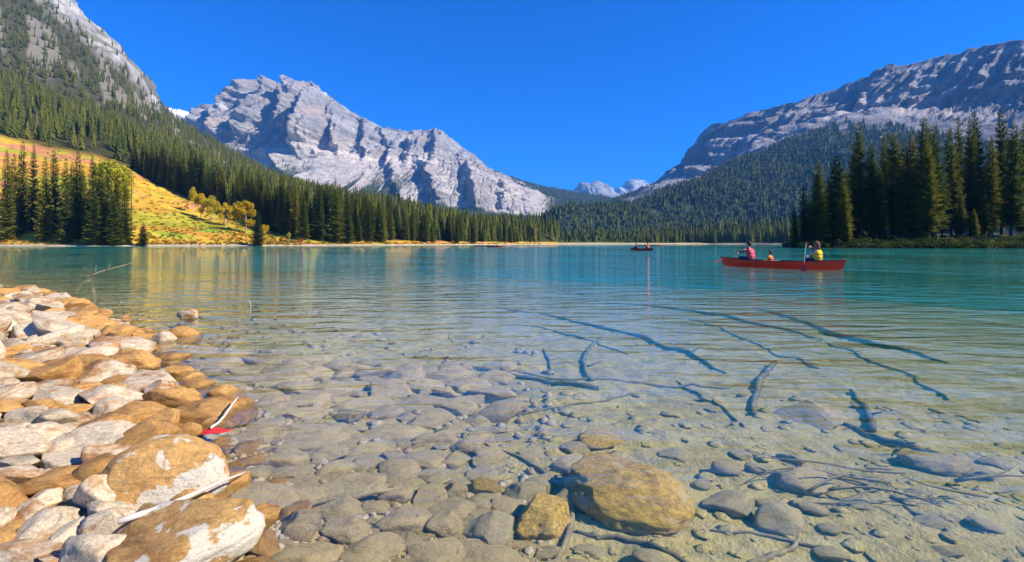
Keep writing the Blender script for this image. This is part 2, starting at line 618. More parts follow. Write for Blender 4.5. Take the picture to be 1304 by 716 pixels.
# --- the great rock mountain across the lake
pxs = np.arange(120, 860, 1.35)
ridge = [(120, 128), (180, 131), (205, 136), (222, 139), (240, 143), (252, 141), (262, 134), (275, 131), (288, 130), (292, 126), (300, 119), (308, 113), (313, 104), (320, 101), (328, 102), (338, 103), (345, 107), (348, 105), (357, 111), (368, 110), (374, 106), (385, 105), (396, 105), (400, 107), (409, 113), (411, 119), (422, 127), (440, 138), (462, 150), (478, 158), (492, 165), (510, 164), (522, 167), (540, 166), (555, 164), (562, 168), (570, 175), (582, 182), (600, 195), (620, 212), (650, 226), (680, 235), (700, 239), (740, 246), (790, 253), (830, 268), (860, 285)]
bench = [(120, 220), (250, 215), (320, 203), (350, 193), (380, 188), (430, 194), (470, 203), (520, 208), (560, 210), (600, 213), (640, 230), (690, 248), (740, 262), (860, 295)]
foot = [(120, 262), (300, 262), (400, 250), (480, 258), (560, 268), (620, 274), (660, 279), (690, 278), (720, 280), (790, 290), (860, 304)]
PM, UM, VM = loft(pxs, [
    dict(D=[(120, 1500), (860, 1300)], z=[(120, 10), (860, 10)]),
    dict(D=[(120, 2500), (400, 2550), (700, 2700), (860, 2100)], py=foot),
    dict(D=[(120, 3300), (400, 3300), (560, 3350), (700, 3400), (860, 2900)], py=bench),
    dict(D=[(120, 4300), (320, 4150), (420, 4050), (560, 4100), (700, 4200), (860, 3700)], py=ridge),
    dict(D=[(120, 5000), (860, 4600)], py=[(120, 190), (320, 170), (480, 230), (700, 290), (860, 308)]),
], [8, 70, 105, 10])
nrm = grid_normals(PM)
sx, sy = to_screen(PM)
x, y, z = PM[..., 0], PM[..., 1], PM[..., 2]
face = sstep(0.95, 1.25, VM) * (1 - sstep(3.02, 3.4, VM))
up = sstep(1.85, 2.12, VM) * (1 - sstep(2.97, 3.15, VM))
shoulder = sstep(560, 700, UM)
wx = x + 60 * fbm(x / 260, z / 260, 0, 3, 5)
skew = 0.75 * (1 - sstep(300, 520, UM)) - 0.15 * sstep(520, 650, UM)
s = wx - skew * z
d = np.zeros_like(x)
for ln, wl, wr, a in (
    ([(412, 116), (408, 140), (402, 165), (394, 178), (380, 192)], 11, 48, 330),
    ([(352, 108), (340, 128), (328, 146), (306, 172)], 9, 24, 210),
    ([(318, 102), (300, 128), (290, 142), (274, 180)], 9, 22, 180),
    ([(262, 136), (256, 150), (248, 172)], 9, 20, 140),
    ([(376, 106), (370, 130), (362, 150), (352, 160)], 8, 22, 190),
    ([(440, 138), (436, 160), (432, 190)], 9, 26, 120),
    ([(470, 155), (468, 180), (466, 200)], 9, 26, 110),
    ([(492, 166), (494, 185), (494, 205)], 8, 26, 110),
    ([(528, 168), (524, 190), (520, 206)], 10, 26, 120),
    ([(556, 165), (556, 180), (548, 198)], 12, 30, 120),
    ([(540, 208), (552, 235), (560, 262)], 14, 28, 130),
    ([(600, 214), (604, 240), (606, 265)], 12, 26, 110),
    ([(640, 232), (642, 250), (640, 268)], 10, 22, 90),
    ([(672, 245), (674, 258), (674, 272)], 8, 18, 70),
    ([(500, 207), (505, 230), (516, 255)], 12, 24, 80),
    ([(345, 196), (360, 215), (372, 236)], 14, 30, 90),
):
    wob = 7 * fbm(UM / 26, sy / 9, 0, 3, 77)
    d += rib(UM + wob, sy + 4 * fbm(UM / 14, sy / 14, 3, 2, 78), ln, wl, wr, a)
rk = ridged(s / 300, z / 1600, 0, 5, 3, 0.5)
rk2 = ridged(s / 85, z / 750, 1.7, 4, 9, 0.6)
strata = fbm(x / 900, y / 900, (z + 0.10 * x) / 46, 3, 21)
low = sstep(1.0, 1.2, VM) * (1 - sstep(1.8, 2.05, VM))
lowcliff = low * sstep(420, 520, UM)
rk3 = ridged((s + 0.2 * z) / 30, z / 240, 4.1, 3, 13, 0.6)
disp = face * (1.1 * d + up * (120 * (rk - 0.45) + 75 * (rk2 - 0.45) + 30 * (rk3 - 0.4) + 50 * strata) + lowcliff * (70 * (rk - 0.4) + 75 * (rk2 - 0.4) + 20 * (rk3 - 0.4) + 16 * strata) + 12 * fbm(x / 40, y / 40, z / 40, 3, 31))
disp = disp * (1 - 0.8 * sstep(2.86, 3.0, VM))
disp *= 1 - 0.8 * sstep(620, 720, UM)
hd = -np.stack([x * 0.15 / y, np.ones_like(x), -0.12 * np.ones_like(x)], -1)
PM = PM + hd * disp[..., None]
top = np.exp(-((VM - 3) / 0.05) ** 2)
PM[..., 2] += top * (20 * fbm(x / 45, 0, 0, 3, 41) + 10 * fbm(x / 16, 0, 0, 2, 42)) * (1 - 0.6 * shoulder)
cliff_m = grid_normals(PM)[..., 2]
x, y, z = PM[..., 0], PM[..., 1], PM[..., 2]
t1 = 0.5 + 0.5 * fbm(x / 120, y / 120, z / 60, 4, 51)
C = lerp3(ROCK_D, ROCK_L, sstep(0.25, 0.7, t1))
band = 0.5 + 0.5 * fbm(0, 0, (z + 0.1 * x) / 38, 3, 52)
C = C * (0.82 + 0.36 * band)[..., None]
warm = sstep(0.52, 0.75, 0.5 + 0.5 * fbm(x / 200, y / 400, z / 110, 3, 53)) * 0.55
C = lerp3(C, WARM, warm * face)
sc = np.clip(sstep(0.62, 0.78, cliff_m) * sstep(0.95, 1.1, VM) * (1 - sstep(2.1, 2.5, VM)) * 0.8 + np.exp(-((VM - 2.0) / 0.14) ** 2) * (UM < 560), 0, 1)
sc = np.maximum(sc, 0.85 * low * (UM < 470) * sstep(0.4, 0.6, 0.5 + 0.5 * fbm(s / 90, 0, 0, 2, 54)))
C = lerp3(C, SCREE, np.clip(sc, 0, 1))
# trees creeping up between the scree fans and over the right shoulder
gul = 0.5 + 0.5 * fbm(wx / 75, z / 420, 0, 3, 61)
fm = low * (1 - sstep(1.25, 1.75, VM)) * sstep(0.47, 0.56, gul) * (1 - sstep(470, 600, UM))
fm = np.maximum(fm, sstep(0.0, 0.3, (1.12 - VM) * 4) * 1.0)
shl = sstep(0.46, 0.56, 0.5 + 0.5 * fbm(x / 130, y / 130, z / 60, 3, 62) + 0.5 * (sstep(620, 720, UM) - 0.5))
band_y = interp([(580, 212), (620, 222), (660, 238), (700, 244)], UM)
fm = np.maximum(fm, shl * sstep(575, 610, UM) * sstep(2.02, 2.1, VM) * (np.abs(sy - band_y) < 9 + 20 * sstep(660, 720, UM)))
fm = np.maximum(fm, sstep(684, 712, UM) * (VM < 3.3))
fm = np.maximum(fm, sstep(655, 668, UM) * (VM > 2.2) * (VM < 3.3) * sstep(0.42, 0.5, shl))
fm = np.clip(fm, 0, 1)
C = lerp3(C, lerp3(FOREST, FOREST2, t1), fm)
sn = (UM < 262) * sstep(0, 1, (VM - 2.86) / 0.05) * (VM < 3.3)
sn = np.maximum(sn, (UM > 409) * (UM < 424) * np.exp(-((VM - 2.985) / 0.02) ** 2))
sn = np.maximum(sn, (UM > 208) * (UM < 300) * np.exp(-((sy - 146 - 4 * fbm(UM / 9, 0, 0, 2, 63)) / 2.2) ** 2) * 0.5)
C = lerp3(C, SNOW, np.clip(sn, 0, 1))
terrain_obj('rocky_mountain', PM, C, M['rockface'], 'grey rock mountain with a broken double summit and pale scree across the lake', rock=(1 - fm) * (1 - 0.6 * np.clip(sc, 0, 1)) * (1 - np.clip(sn, 0, 1)))
forest_M = fm * (VM < 3.02)

# --- the long shaded mountain on the right
pxs = np.arange(640, 1560, 1.7)
ridge = [(640, 306), (680, 299), (700, 290), (720, 279), (760, 262), (800, 246), (822, 238), (836, 231), (846, 222), (858, 211), (870, 206), (878, 193), (886, 181), (894, 170), (906, 159), (925, 154), (944, 149), (958, 142), (968, 141), (1000, 132), (1024, 125), (1044, 119), (1060, 114), (1068, 111), (1078, 105), (1096, 99), (1106, 96), (1110, 89), (1118, 85), (1134, 82), (1146, 84), (1158, 84), (1175, 80), (1190, 75), (1240, 62), (1304, 50), (1560, 10)]
cbase = [(640, 307), (700, 295), (760, 270), (820, 246), (850, 232), (880, 220), (905, 210), (925, 200), (960, 188), (1000, 176), (1040, 165), (1080, 153), (1120, 141), (1190, 138), (1304, 132), (1560, 110)]
tline = [(640, 307.5), (700, 298), (760, 276), (820, 254), (850, 240), (880, 232), (920, 219), (960, 206), (1000, 196), (1040, 180), (1080, 172), (1120, 168), (1190, 170), (1304, 165), (1560, 150)]
PR, UR, VR = loft(pxs, [
    dict(D=[(640, 900), (800, 760), (1000, 640), (1300, 560), (1560, 520)], z=[(640, -2), (1560, -2)]),
    dict(D=[(640, 1250), (800, 1250), (1000, 1150), (1300, 900), (1560, 800)], py=[(640, 309), (700, 305), (760, 297), (850, 285), (1000, 265), (1304, 245), (1560, 230)]),
    dict(D=[(640, 1600), (700, 1900), (800, 2500), (1000, 2100), (1300, 1550), (1560, 1350)], py=tline),
    dict(D=[(640, 1700), (700, 2100), (800, 2800), (900, 2750), (1000, 2450), (1300, 1850), (1560, 1600)], py=cbase),
    dict(D=[(640, 1800), (700, 2300), (800, 3150), (900, 3150), (1000, 2750), (1300, 2050), (1560, 1800)], py=ridge),
    dict(D=[(640, 2400), (800, 3900), (1000, 3600), (1560, 2600)], py=[(640, 309), (800, 290), (900, 230), (1000, 180), (1300, 110), (1560, 80)]),
], [14, 60, 22, 70, 10])
nrm = grid_normals(PR)
sx, sy = to_screen(PR)
x, y, z = PR[..., 0], PR[..., 1], PR[..., 2]
tl_n = 0.22 * fbm(UR / 26, 0, 0, 4, 71) + 0.12 * fbm(UR / 7, 0, 0, 2, 72)
up = sstep(2.0, 3.05, VR) * (1 - sstep(3.96, 4.25, VR)) * sstep(815, 880, UR)
a_ = x * 0.35 - y * 0.94
wz = a_ + 40 * fbm(x / 180, z / 180, 0, 3, 73)
lowf = sstep(0.3, 1.0, VR) * (1 - sstep(2.6, 3.2, VR))
# alternating bare couloirs and buttresses of the upper wall, broad spurs in the forest
spur = ridged((a_ + 0.5 * z) / 640, z / 2500, 0, 2, 74)
disp = up * (120 * (ridged(wz / 190, z / 900, 0, 5, 75, 0.6) - 0.4) + 60 * (ridged(wz / 60, z / 260, 2, 3, 76, 0.6) - 0.4) + 22 * (ridged(wz / 22, z / 60, 3, 2, 77, 0.6) - 0.4) + 34 * fbm(0, 0, (z + 0.05 * a_) / 34, 2, 79)) + lowf * (200 * (spur - 0.5) + 50 * fbm(x / 160, y / 160, 0, 3, 80))
fade = (1 - sstep(3.7, 4.0, VR) * 0.85) * sstep(640, 760, UR)
disp = disp * fade
hd = np.stack([nrm[..., 0], nrm[..., 1], 0.12 * np.ones_like(x)], -1)
hd /= np.linalg.norm(hd[..., :2], axis=-1, keepdims=True) + 0.05
PR = PR + hd * disp[..., None]
top = np.exp(-((VR - 4) / 0.05) ** 2) * sstep(815, 880, UR)
PR[..., 2] += top * (14 * fbm(a_ / 60, 0, 0, 3, 81))
nz = grid_normals(PR)[..., 2]
x, y, z = PR[..., 0], PR[..., 1], PR[..., 2]
t1 = 0.5 + 0.5 * fbm(x / 100, y / 100, z / 50, 4, 82)
C = lerp3((0.26, 0.26, 0.275), (0.44, 0.43, 0.43), sstep(0.25, 0.72, t1))
C = C * (0.8 + 0.4 * (0.5 + 0.5 * fbm(0, 0, (z + 0.05 * a_) / 26, 2, 83)))[..., None]
sc = np.exp(-((VR - 2.95 - tl_n) / 0.42) ** 2) * sstep(0.4, 0.62, 0.5 + 0.5 * fbm(wz / 120, z / 240, 0, 4, 84)) * sstep(860, 940, UR)
C = lerp3(C, (0.50, 0.44, 0.40), np.clip(sc, 0, 1))
fr = 1 - sstep(1.72, 2.2, VR + tl_n + 0.3 * fbm(wz / 60, z / 300, 0, 3, 85))
fr = np.maximum(fr, (1 - sstep(795, 850, UR)))
fr = np.clip(fr * (VR < 4.4), 0, 1)
bald = sstep(0.62, 0.68, 0.5 + 0.5 * fbm(x / 90, y / 90, z / 200, 3, 86)) * (1 - sstep(870, 920, UR)) * (VR > 1.5)
fr = fr * (1 - 0.8 * bald)
C = lerp3(C, lerp3((0.022, 0.04, 0.025), (0.05, 0.068, 0.032), t1), fr)
terrain_obj('wooded_mountain', PR, C, M['rockface'], 'long blue shaded mountain with a cliff band above dark forest', rock=(1 - fr) * (1 - 0.7 * np.clip(sc, 0, 1)))
forest_R = fr * (VR < 3.6) * (VR > 0.12)

# --- two far bare summits in the notch
def far_peak(name, label, prof, D, seed, snow):
    pxs = np.arange(prof[0][0], prof[-1][0], 0.8)
    base = [(p, max(q, 252)) for p, q in prof]
    P, U, V = loft(pxs, [dict(D=[(0, D - 1300), (1304, D - 1300)], z=[(0, 150), (1304, 150)]),
                         dict(D=[(0, D), (1304, D)], py=prof),
                         dict(D=[(0, D + 900), (1304, D + 900)], py=[(0, 290), (1304, 290)])], [60, 6])
    n = grid_normals(P)
    x, z = P[..., 0], P[..., 2]
    f = sstep(0.2, 0.6, V) * (1 - sstep(0.98, 1.2, V))
    P = P + n * (f * (130 * ridged((x + 0.3 * z) / 240, z / 700, 0, 4, seed)))[..., None]
    P[..., 2] += np.exp(-((V - 1) / 0.05) ** 2) * 30 * fbm(x / 90, 0, 0, 3, seed + 5)
    t = 0.5 + 0.5 * fbm(x / 160, 0, z / 60, 4, seed + 7)
    C = lerp3((0.30, 0.30, 0.32), (0.46, 0.45, 0.44), t)
    C = lerp3(C, SNOW, snow * sstep(0.55, 0.65, t + 0.25 * V - 0.1) * (V > 0.7))
    terrain_obj(name, P, C, M['rockface'], label, rock=np.ones_like(t))


far_peak('far_peak', 'small bare grey summit seen in the notch between the mountains', [(690, 262), (722, 250), (732, 241), (742, 237), (752, 239), (762, 237), (776, 241), (784, 246), (800, 252), (830, 262)], 7800, 91, 0.25)
far_peak('far_peak', 'small pointed summit with snow streaks behind the wooded mountain', [(760, 262), (784, 247), (792, 240), (800, 235), (806, 230), (814, 232), (822, 236), (850, 250), (880, 262)], 8800, 95, 0.7)

# --- wooded hillside and autumn meadow on the left shore
pxs = np.arange(-420, 712, 1.7)
shoreD = [(-420, 186), (115, 186), (250, 196), (380, 215), (450, 245), (500, 270), (600, 340), (670, 420), (712, 470)]
edge_py = [(-420, 40), (-100, 150), (60, 190), (115, 200), (165, 214), (200, 235), (250, 255), (300, 274), (340, 294), (385, 306.3), (712, 308.6)]
edge_D = [(-420, 420), (-100, 360), (115, 335), (165, 330), (200, 318), (250, 300), (300, 276), (340, 250), (385, 232), (450, 262), (500, 288), (600, 362), (712, 500)]
PL, UL, VL = loft(pxs, [
    dict(D=[(a, b - 14) for a, b in shoreD], z=[(-420, -1.6), (712, -1.6)]),
    dict(D=[(a, b + 3) for a, b in shoreD], z=[(-420, 0.7), (712, 0.6)]),
    dict(D=edge_D, py=edge_py),
    dict(D=[(-420, 900), (115, 700), (300, 560), (400, 500), (550, 470), (712, 590)], py=[(-420, -120), (0, 105), (115, 152), (200, 192), (300, 228), (400, 262), (500, 284), (600, 299), (712, 307.5)]),
    dict(D=[(-420, 1400), (115, 1300), (208, 1250), (320, 1100), (450, 850), (712, 680)], py=[(-420, -420), (0, -80), (60, -22), (100, 16), (115, 34), (132, 52), (150, 72), (165, 92), (182, 116), (192, 129), (208, 142), (240, 166), (280, 190), (320, 211), (380, 240), (450, 266), (560, 292), (712, 306)]),
    dict(D=[(-420, 1800), (208, 1600), (450, 1100), (712, 800)], py=[(-420, -200), (115, 130), (320, 250), (450, 285), (712, 309)]),
], [8, 70, 45, 110, 8])
x, y, z = PL[..., 0], PL[..., 1], PL[..., 2]
nrm = grid_normals(PL)
top_rock = sstep(3.5, 3.72, VL + 0.10 * fbm(UL / 14, VL * 6, 0, 3, 101)) * (1 - sstep(185, 205, UL + 8 * fbm(UL / 9, VL * 9, 0, 2, 102)))
hillm = sstep(2.0, 2.4, VL) * (1 - sstep(4.0, 4.4, VL))
disp = hillm * (14 * ridged((x * 0.6 + y * 0.3) / 120, z / 300, 0, 4, 103) + top_rock * 26 * ridged((x * .9 + y * .1) / 60, z / 160, 0, 4, 104))
disp += sstep(1.0, 1.1, VL) * (1 - sstep(1.9, 2.1, VL)) * (1.6 * fbm(x / 22, y / 22, 0, 4, 105))
PL = PL + nrm * disp[..., None]
x, y, z = PL[..., 0], PL[..., 1], PL[..., 2]
_, sy = to_screen(PL)
t1 = 0.5 + 0.5 * fbm(x / 14, y / 9, 0, 4, 106)
t2 = 0.5 + 0.5 * fbm(x / 40, y / 16, 1.3, 4, 107)
C = lerp3((0.62, 0.32, 0.04), (0.70, 0.47, 0.05), sstep(0.3, 0.65, t1))
C = lerp3(C, (0.36, 0.38, 0.035), sstep(0.53, 0.66, t2) * 0.8)
C = lerp3(C, (0.62, 0.22, 0.12), sstep(0.53, 0.66, 0.5 + 0.5 * fbm(x / 30, y / 14, 4.1, 3, 108)) * 0.8)
gp = np.exp(-(((UL - 245) / 48) ** 2 + ((sy - 296) / 9) ** 2) ** 2)
C = lerp3(C, (0.16, 0.42, 0.04), gp * sstep(0.3, 0.55, t1) * (VL < 2))
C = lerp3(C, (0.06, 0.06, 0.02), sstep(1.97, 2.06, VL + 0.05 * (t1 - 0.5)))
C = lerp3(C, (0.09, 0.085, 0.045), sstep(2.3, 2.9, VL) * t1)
streak = 0.5 + 0.5 * ridged((x * .8 + y * .6) / 26, z / 130, 0, 4, 111, 0.6)
rcol = lerp3((0.20, 0.195, 0.19), (0.52, 0.50, 0.47), sstep(0.35, 0.85, 0.55 * streak + 0.45 * t1))
C = lerp3(C, rcol, np.clip(top_rock, 0, 1))
ledge = sstep(0.5, 0.62, 0.5 + 0.5 * fbm(x / 70, y / 70, z / 30, 4, 109)) * top_rock
C = lerp3(C, (0.12, 0.12, 0.06), ledge * 0.75)
scar = sstep(0.56, 0.62, 0.5 + 0.5 * fbm(UL / 24 + VL * 2.2, VL * 3, 0, 3, 110)) * hillm * sstep(3.0, 3.2, VL) * (1 - top_rock)
C = lerp3(C, (0.27, 0.24, 0.19), 0.7 * scar)
C = lerp3(C, (0.55, 0.47, 0.33), sstep(0.1, 0.5, VL) * (1 - sstep(0.97, 1.02, VL)))
# a reddish bare ski-lift-like track along the edge of the shore trees
terrain_obj('hillside', PL, C, M['hill'], 'steep hillside with an orange autumn meadow above the left shore', rock=None)
forest_L = sstep(2.0, 2.05, VL) * (VL < 4.03) * (1 - 0.86 * top_rock) * (1 - 0.45 * scar)

# --- low valley floor with a sand beach at the head of the lake
pxs = np.arange(640, 1120, 3.0)
PV, UV, VV = loft(pxs, [
    dict(D=[(640, 440), (700, 520), (770, 560), (900, 600), (1000, 540), (1120, 420)], z=[(640, -1.5), (1120, -1.5)]),
    dict(D=[(640, 452), (700, 540), (770, 580), (900, 615), (1000, 552), (1120, 430)], z=[(640, 1.3), (1120, 0.9)]),
    dict(D=[(640, 700), (1120, 600)], z=[(640, 4), (1120, 6)]),
    dict(D=[(640, 1500), (1120, 900)], z=[(640, 9), (1120, 14)]),
], [6, 14, 10])
t1 = 0.5 + 0.5 * fbm(PV[..., 0] / 40, PV[..., 1] / 60, 0, 4, 121)
C = lerp3((0.10, 0.14, 0.035), (0.24, 0.24, 0.07), t1)
C = lerp3(C, (0.56, 0.45, 0.27), 1 - sstep(0.98, 1.15, VV))
terrain_obj('valley_floor', PV, C, M['valley'], 'low green valley floor with a thin sand beach at the head of the lake')

# --- wooded point on the right
pxs = np.arange(996, 1620, 3.0)
PT, UT, VT = loft(pxs, [
    dict(D=[(996, 122), (1020, 112), (1100, 106), (1200, 103), (1620, 96)], z=[(996, -1.2), (1620, -1.2)]),
    dict(D=[(996, 124), (1020, 115), (1100, 109), (1200, 106), (1620, 99)], z=[(996, 0.25), (1620, 0.3)]),
    dict(D=[(996, 128), (1020, 122), (1100, 119), (1200, 117), (1620, 110)], z=[(996, 0.9), (1040, 2.4), (1100, 3.0), (1620, 3.2)]),
    dict(D=[(996, 150), (1100, 175), (1620, 200)], z=[(996, 1.2), (1620, 6)]),
    dict(D=[(996, 170), (1100, 240), (1620, 330)], z=[(996, -2), (1620, -1)]),
], [4, 10, 14, 6])
t1 = 0.5 + 0.5 * fbm(PT[..., 0] / 3, PT[..., 1] / 3, 0, 4, 131)
PT[..., 2] += 0.25 * fbm(PT[..., 0] / 3.1, PT[..., 1] / 3.1, 0, 3, 132)
C = lerp3((0.03, 0.035, 0.015), (0.09, 0.085, 0.03), t1)
C = lerp3(C, (0.05, 0.045, 0.035), (1 - sstep(0.9, 1.3, VT)))
terrain_obj('wooded_point', PT, C, M['hill'], 'low dark bank of the wooded point on the right')

# --- near shore and lake bed: one sheet from the camera's feet to the horizon
SHORE = np.array([(-0.25, -6), (-0.6, 0.4), (-1.0, 1.6), (-1.2, 1.9), (-1.66, 2.45), (-2.2, 3.15), (-3.4, 4.3), (-4.55, 5.6), (-6.9, 7.8), (-9.6, 9.9), (-12.5, 11.8), (-18, 14), (-30, 18), (-90, 26), (-400, 40)])


def shore_dist(x, y):
    x, y = np.asarray(x, float), np.asarray(y, float)
    best = np.full(x.shape, 1e18)
    sgn = np.ones(x.shape)
    for a, b in zip(SHORE[:-1], SHORE[1:]):
        dx, dy = b - a
        t = np.clip(((x - a[0]) * dx + (y - a[1]) * dy) / (dx * dx + dy * dy), 0, 1)
        ex, ey = x - a[0] - t * dx, y - a[1] - t * dy
        q = ex * ex + ey * ey
        cr = dx * (y - a[1]) - dy * (x - a[0])
        m = q < best
        best = np.where(m, q, best)
        sgn = np.where(m, np.where(cr > 0, 1.0, -1.0), sgn)
    return np.sqrt(best) * sgn


def bed_z(x, y):
    d = shore_dist(x, y)
    land = 0.075 * d / (1 + 0.3 * np.maximum(d, 0))
    dep = np.interp(-d, [0, 0.4, 1.2, 3, 6, 9, 13, 16, 19, 22, 26, 31, 40, 80, 200], [0, 0.09, 0.16, 0.24, 0.34, 0.42, 0.54, 0.66, 0.84, 1.12, 1.65, 2.6, 4.6, 10, 16])
    zz = np.where(d > 0, land, -dep)
    near = np.exp(-(np.hypot(x, y) / 30) ** 2)
    zz = zz + near * (0.035 * fbm(x * 1.1, y * 1.1, 0, 3, 141) + 0.034 * ridged(x * 2.7, y * 3.6, 0, 4, 142) - 0.018)
    zz = zz + near * 0.010 * fbm(x * 11, y * 11, 0, 2, 143)
    return zz


def axis(lo, a, b, hi, step, g=1.16):
    mid = np.arange(a, b, step)
    r, l = [], []
    p, s_ = b, step
    while p < hi:
        r.append(p); s_ *= g; p += s_
    p, s_ = a, step
    while True:
        s_ *= g; p -= s_
        if p < lo: break
        l.append(p)
    return np.concatenate([l[::-1], mid, r, [hi]])


gx = axis(-9000, -6.5, 8.0, 9000, 0.035)
gy = axis(-600, 0.9, 9.0, 12000, 0.035)
GX, GY = np.meshgrid(gx, gy)
PB = np.stack([GX, GY, bed_z(GX, GY)], -1)
me = mesh_np('lake_bed', PB.reshape(-1, 3), grid_faces(*GX.shape), M['bed'], True)
tag(link('lake_bed', me), 'pale silty lake bed rising to the gravel bank on the left', None, None, 'structure')

# --- the water: a closed body, flat top with rippled normals
bx = [(-4000, -500, -40), (4000, -500, -40), (4000, 1450, -40), (-4000, 1450, -40), (-4000, -500, 0), (4000, -500, 0), (4000, 1450, 0), (-4000, 1450, 0)]
bf = [(0, 3, 2, 1), (4, 5, 6, 7), (0, 1, 5, 4), (1, 2, 6, 5), (2, 3, 7, 6), (3, 0, 4, 7)]
me = mesh_np('water', np.array(bx, float), np.array(bf), M['water'])
tag(link('water', me), 'clear turquoise lake water with small wind ripples', None, None, 'structure')


def bed_hit(px, py):
    """where the sight line through a photo pixel meets the lake bed or bank"""
    dx, dz = (px - CX) / F, -(py - HY) / F
    Y = np.linspace(0.8, 60, 6000)
    zz = bed_z(dx * Y, Y)
    line = H + dz * Y
    i = int(np.argmax(line < np.maximum(zz, -0.75)))
    return np.array([dx * Y[i], Y[i], zz[i]])


def water_hit(px, py, z=0.0):
    Y = (H - z) * F / (py - HY)
    return np.array([(px - CX) / F * Y, Y, z])

# ------------------------------------------------------------------ trees
def trunk_mesh(name, h, r, rng, mat, sides=7, bend=0.02, taper=0.12):
    n = 7
    t = np.linspace(0, 1, n)
    cxx = bend * h * np.sin(t * 2.2 + rng.random() * 6) * t
    cyy = bend * h * np.cos(t * 1.7 + rng.random() * 6) * t
    rr = r * (1 - t * (1 - taper))
    rr[0] *= 1.35
    a = np.linspace(0, 2 * np.pi, sides, endpoint=False)
    V = np.stack([np.stack([cxx[i] + rr[i] * np.cos(a), cyy[i] + rr[i] * np.sin(a), np.full(sides, t[i] * h - (0.5 if i == 0 else 0))], -1) for i in range(n)]).reshape(-1, 3)
    Fq = []
    for i in range(n - 1):
        for j in range(sides):
            k = (j + 1) % sides
            Fq.append((i * sides + j, i * sides + k, (i + 1) * sides + k, (i + 1) * sides + j))
    return mesh_np(name, V, np.array(Fq), mat, True)


def spruce_crown(h, R, rng, spacing, nb, seg, start=0.08, twig=1.0, gap=0.12, power=0.8):
    """needle sprays: whorls of drooping boughs, each bough a spine of small triangular twigs"""
    V, T = [], []
    zb = h * start
    while zb < h * 0.985:
        t = zb / h
        base = R * (1 - t) ** power * (0.35 + 0.65 * min(1, (t - start) / 0.12 + 0.35))
        k = max(3, int(nb * (0.55 + 0.45 * (1 - t))))
        a0 = rng.random() * 6.28
        for b in range(k):
            if rng.random() < gap:
                continue
            a = a0 + b * 6.283 / k + rng.normal() * 0.25
            L = base * (0.62 + 0.55 * rng.random()) + 0.12
            z0 = zb + rng.normal() * spacing * 0.3
            slope = -0.30 + 0.85 * t + rng.normal() * 0.08
            ca, sa = math.cos(a), math.sin(a)
            n = max(2, int(seg * (0.4 + L / R)))
            for i in range(n):
                f = (i + 0.6) / n
                px_, pz = L * f, z0 + L * (slope * f + 0.16 * f * f)
                w = L * (0.34 * (1 - f) + 0.12) * twig * (0.8 + 0.5 * rng.random()) + 0.05
                st = L / n * 1.25
                for s_ in (-1, 1):
                    tipx = px_ + st * 0.9
                    tipy = s_ * w
                    tipz = pz - w * (0.25 + 0.35 * rng.random())
                    o = len(V)
                    for (qx, qy, qz) in ((px_ - st * 0.35, 0, pz + 0.04), (px_ + st * 0.55, 0, pz), (tipx, tipy, tipz)):
                        V.append((qx * ca - qy * sa, qx * sa + qy * ca, qz))
                    T.append((o, o + 1, o + 2))
                if rng.random() < 0.7:
                    o = len(V)
                    dz = w * (0.5 + 0.5 * rng.random())
                    for (qx, qy, qz) in ((px_ - st * 0.4, 0, pz), (px_ + st * 0.6, 0, pz), (px_ + st * 0.2, (rng.random() - 0.5) * 0.3 * w, pz - dz)):
                        V.append((qx * ca - qy * sa, qx * sa + qy * ca, qz))
                    T.append((o, o + 1, o + 2))
            o = len(V)
            for (qx, qy, qz) in ((L * 0.85, -0.08 * L, z0 + L * (slope * .85 + .11)), (L * 0.85, 0.08 * L, z0 + L * (slope * .85 + .11)), (L * 1.08, 0, z0 + L * (slope * 1.05 + .17))):
                V.append((qx * ca - qy * sa, qx * sa + qy * ca, qz))
            T.append((o, o + 1, o + 2))
        zb += spacing * (0.8 + 0.4 * rng.random()) * (0.55 + 0.45 * (1 - t))
    o = len(V)                                           # leader
    for a in (0, 2.1, 4.2):
        V += [(0.09 * math.cos(a), 0.09 * math.sin(a), h * 0.965), (0.09 * math.cos(a + 2.1), 0.09 * math.sin(a + 2.1), h * 0.965), (0, 0, h * 1.012)]
        T.append((o, o + 1, o + 2)); o += 3
    return np.array(V, float), np.array(T)


def tier_tree(rng, tiers, sides, R=0.13):
    """small far spruce of unit height: stacked ragged skirts"""
    V, T = [], []
    for i in range(tiers):
        t = i / tiers
        z0 = 0.06 + 0.92 * t + rng.normal() * 0.01
        z1 = min(1.0, z0 + (1.9 / tiers) * (0.8 + 0.4 * rng.random()))
        if i == tiers - 1: z1 = 1.0
        r = R * (1 - t) ** 0.85 + 0.012
        o = len(V)
        ox, oy = rng.normal(0, 0.1 * r, 2)
        V.append((ox, oy, z1))
        m = sides * 2
        a0 = rng.random() * 6.28
        for j in range(m):
            rr = r * ((1.05 + 0.35 * rng.random()) if j % 2 == 0 else (0.45 + 0.3 * rng.random()))
            a = a0 + j * 6.283 / m
            V.append((rr * math.cos(a), rr * math.sin(a), z0 - (0.03 if j % 2 == 0 else -0.03) * (1 + rng.random())))
        for j in range(m):
            T.append((o, o + 1 + j, o + 1 + (j + 1) % m))
    return np.array(V, float), np.array(T)


